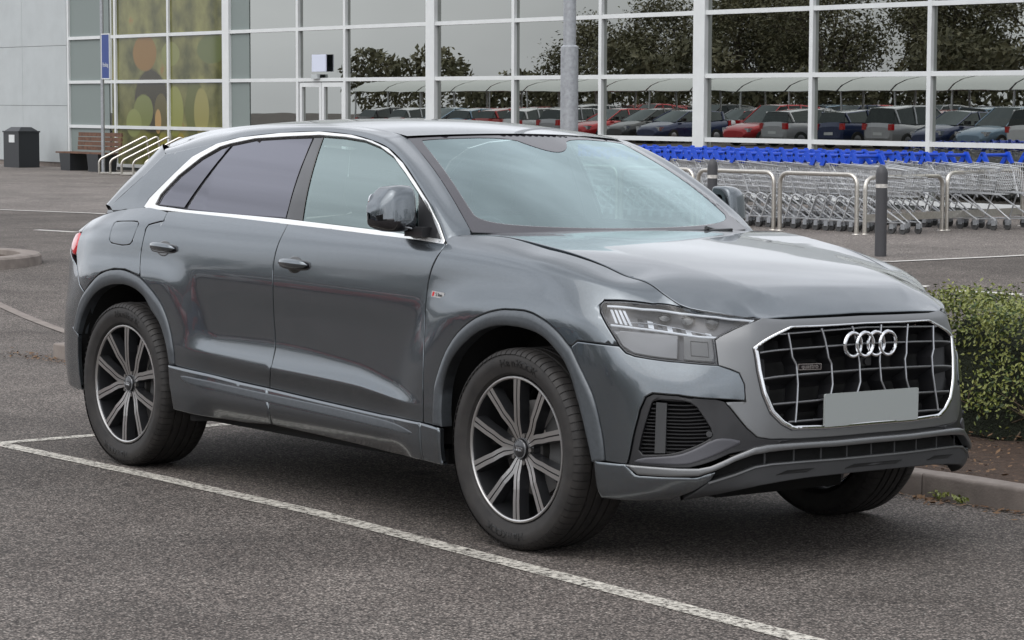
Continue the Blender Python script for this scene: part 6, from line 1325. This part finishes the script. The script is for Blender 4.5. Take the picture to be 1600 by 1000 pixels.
rown = ['row just behind the photographer', 'second row behind the photographer', 'third row behind the photographer', 'farthest row of the car park']
for ri, (y, xs_, a) in enumerate(rowsP):
    for i, x in enumerate(xs_):
        if RNG.random() < .10: continue
        stl = ('hatchback', 'estate', 'hatchback', 'people carrier')[int(RNG.integers(4))]; c = str(RNG.choice(['bright red', 'red', 'white', 'silver', 'dark blue', 'pale blue', 'black', 'dark grey'], p=[.14, .10, .22, .16, .14, .10, .07, .07]))
        o = protos[stl] if stl not in used_ else copy_tree(protos[stl]); used_.add(stl)
        o.location = (x + RNG.normal() * .12, y + RNG.normal() * .2, 0); o.rotation_euler = (0, 0, a + (math.pi if RNG.random() < .35 else 0) + RNG.normal() * .015)
        recolour(o, c); o['label'] = '%s %s parked %s along the %s' % (c, stl, ordw[i], rown[ri]); o['group'] = 'cars parked in the rows outside the shop'
for k, o in protos.items():
    if k not in used_: o.location = (-80, -15, 0); o['label'] = '%s standing alone at the far end of the car park' % k
# white trolley shelter
SH = empty('trolley_shelter', (-76, -25.7, 0), label='white barrel-roofed canopy on slim posts standing between the parked rows', cat='canopy')
for i in range(22):
    x0 = -39 + i * 3.5
    P = np.array([[(x, 2.6 * math.sin(t), 2.15 + .85 * math.cos(t)) for t in np.linspace(-1.35, 1.35, 9)] for x in (x0 + .05, x0 + 3.42)]); v, f = grid_mesh(P); mk('roof_sheet', v, f, mat('translucent_sheet', (.66, .68, .64), .4) if i == 0 else bpy.data.materials['translucent_sheet'], SH)
    for y in (-2.3, 2.3): mb = MB(); mb.tube([(x0, y, 0), (x0, y, 2.5)], .05, 8); mb.build('post', MT['white'], SH)
# trees and a brick building beyond the car park
TL = mat('tree_leaf', (.085, .090, .045), .6, noise=(.6, .4, (.19, .17, .09))); TB = mat('tree_bark', (.07, .055, .042), .9, noise=(6, .3))
def make_tree(seed, h):
    rg = np.random.default_rng(seed); T_ = empty('tree', cat='tree'); mb = MB(); tips = []
    def grow(p, d, l, r, dep):
        q = p + d * l * .5 + Vector(rg.normal(size=3)) * l * .05; e = q + (d + Vector(rg.normal(size=3)) * .12).normalized() * l * .5; mb.tube([p, q, e], [r, r * .8, r * .62], 5, cap=False)
        if dep == 0: tips.append(e); return
        for _ in range(3 if dep > 1 else 4):
            nd = (d + Vector(rg.normal(size=3)) * .62 + Vector((0, 0, .12))).normalized(); grow(e, nd, l * .70, r * .58, dep - 1)
    grow(Vector((0, 0, 0)), Vector((0, 0, 1)), h * .30, .20, 4); mb.build('trunk', TB, T_)
    P = []; 
    for t in tips:
        for _ in range(46): P.append(np.array(t) + rg.normal(size=3) * .62)
    P = np.array(P); leafy('crown', P, np.tile((0, 0, 1.), (len(P), 1)), rg.uniform(.09, .20, len(P)), TL, T_, kind='stuff'); return T_
trs = [make_tree(3, 10), make_tree(8, 12), make_tree(21, 8.5)]
spots = [(-135 + i * 3.1 + RNG.normal() * .8, -50 - 4 * math.sin(i * .4) - abs(RNG.normal()) * 4 - (6 if i % 2 else 0)) for i in range(52)] + [(48 + RNG.normal() * 4, -30 + i * 8.5) for i in range(10)] + [(-130 + i * 9 + RNG.normal() * 2, 66 + RNG.normal() * 4) for i in range(22)]
for i, (x, y) in enumerate(spots):
    o = trs[i] if i < 3 else copy_tree(trs[i % 3]); o.location = (x, y, 0); s_ = RNG.uniform(.8, 1.15); o.scale = (s_, s_, s_); o.rotation_euler = (0, 0, RNG.random() * 6.28)
    o['label'] = 'olive green tree, one of the belt %s' % ('behind the parked rows' if i < 52 else ('on the side the car faces' if i < 62 else 'rising beyond the shop roof')); o['group'] = 'belt of trees behind the parked rows' if i < 52 else ('trees on the side the car faces' if i < 62 else 'trees beyond the shop')
_n = 36000; _x = RNG.uniform(-150, 25, _n); _h = 4.2 + 1.2 * np.sin(_x * .21) + .8 * np.sin(_x * .63); _t = RNG.random(_n) ** .7
_P = np.stack([_x, -46 + 2.2 * _t + RNG.normal(size=_n) * .5, _h * _t + .1], 1)
o = leafy('far_thicket', _P, np.tile((0, .8, .6), (_n, 1)), RNG.uniform(.16, .34, _n), TL, kind='stuff'); o['label'] = 'dense olive green thicket along the far edge of the car park'; o['category'] = 'thicket'
def block(name, x0, x1, y0, y1, h, m, label):
    b = empty(name, ((x0 + x1) / 2, (y0 + y1) / 2, 0), label=label, cat='building'); w, d = (x1 - x0) / 2, (y1 - y0) / 2
    mb = MB(); mb.box(-w, w, -d, d, 0, h); mb.build('wall', m, b, smooth=False); mb = MB(); mb.box(-w - .4, w + .4, -d - .4, d + .4, h + .002, h + .5); mb.build('roof', MT['boll'], b, smooth=False)
    for i in range(int(2 * w // 4)):
        mb = MB(); mb.box(-w + 1 + i * 4, -w + 3.2 + i * 4, d + .003, d + .08, 1.2, 2.6); mb.build('window', CG, b, smooth=False)
block('retail_unit', -95, -40, -90, -78, 5.5, mat('red_brick', (.20, .075, .05), .9, noise=(2, .3)), 'long low red brick retail unit behind the parked rows')
block('retail_unit', -20, 20, -90, -78, 6.0, mat('buff_brick', (.28, .22, .15), .9, noise=(2, .2)), 'buff brick retail unit behind the photographer')
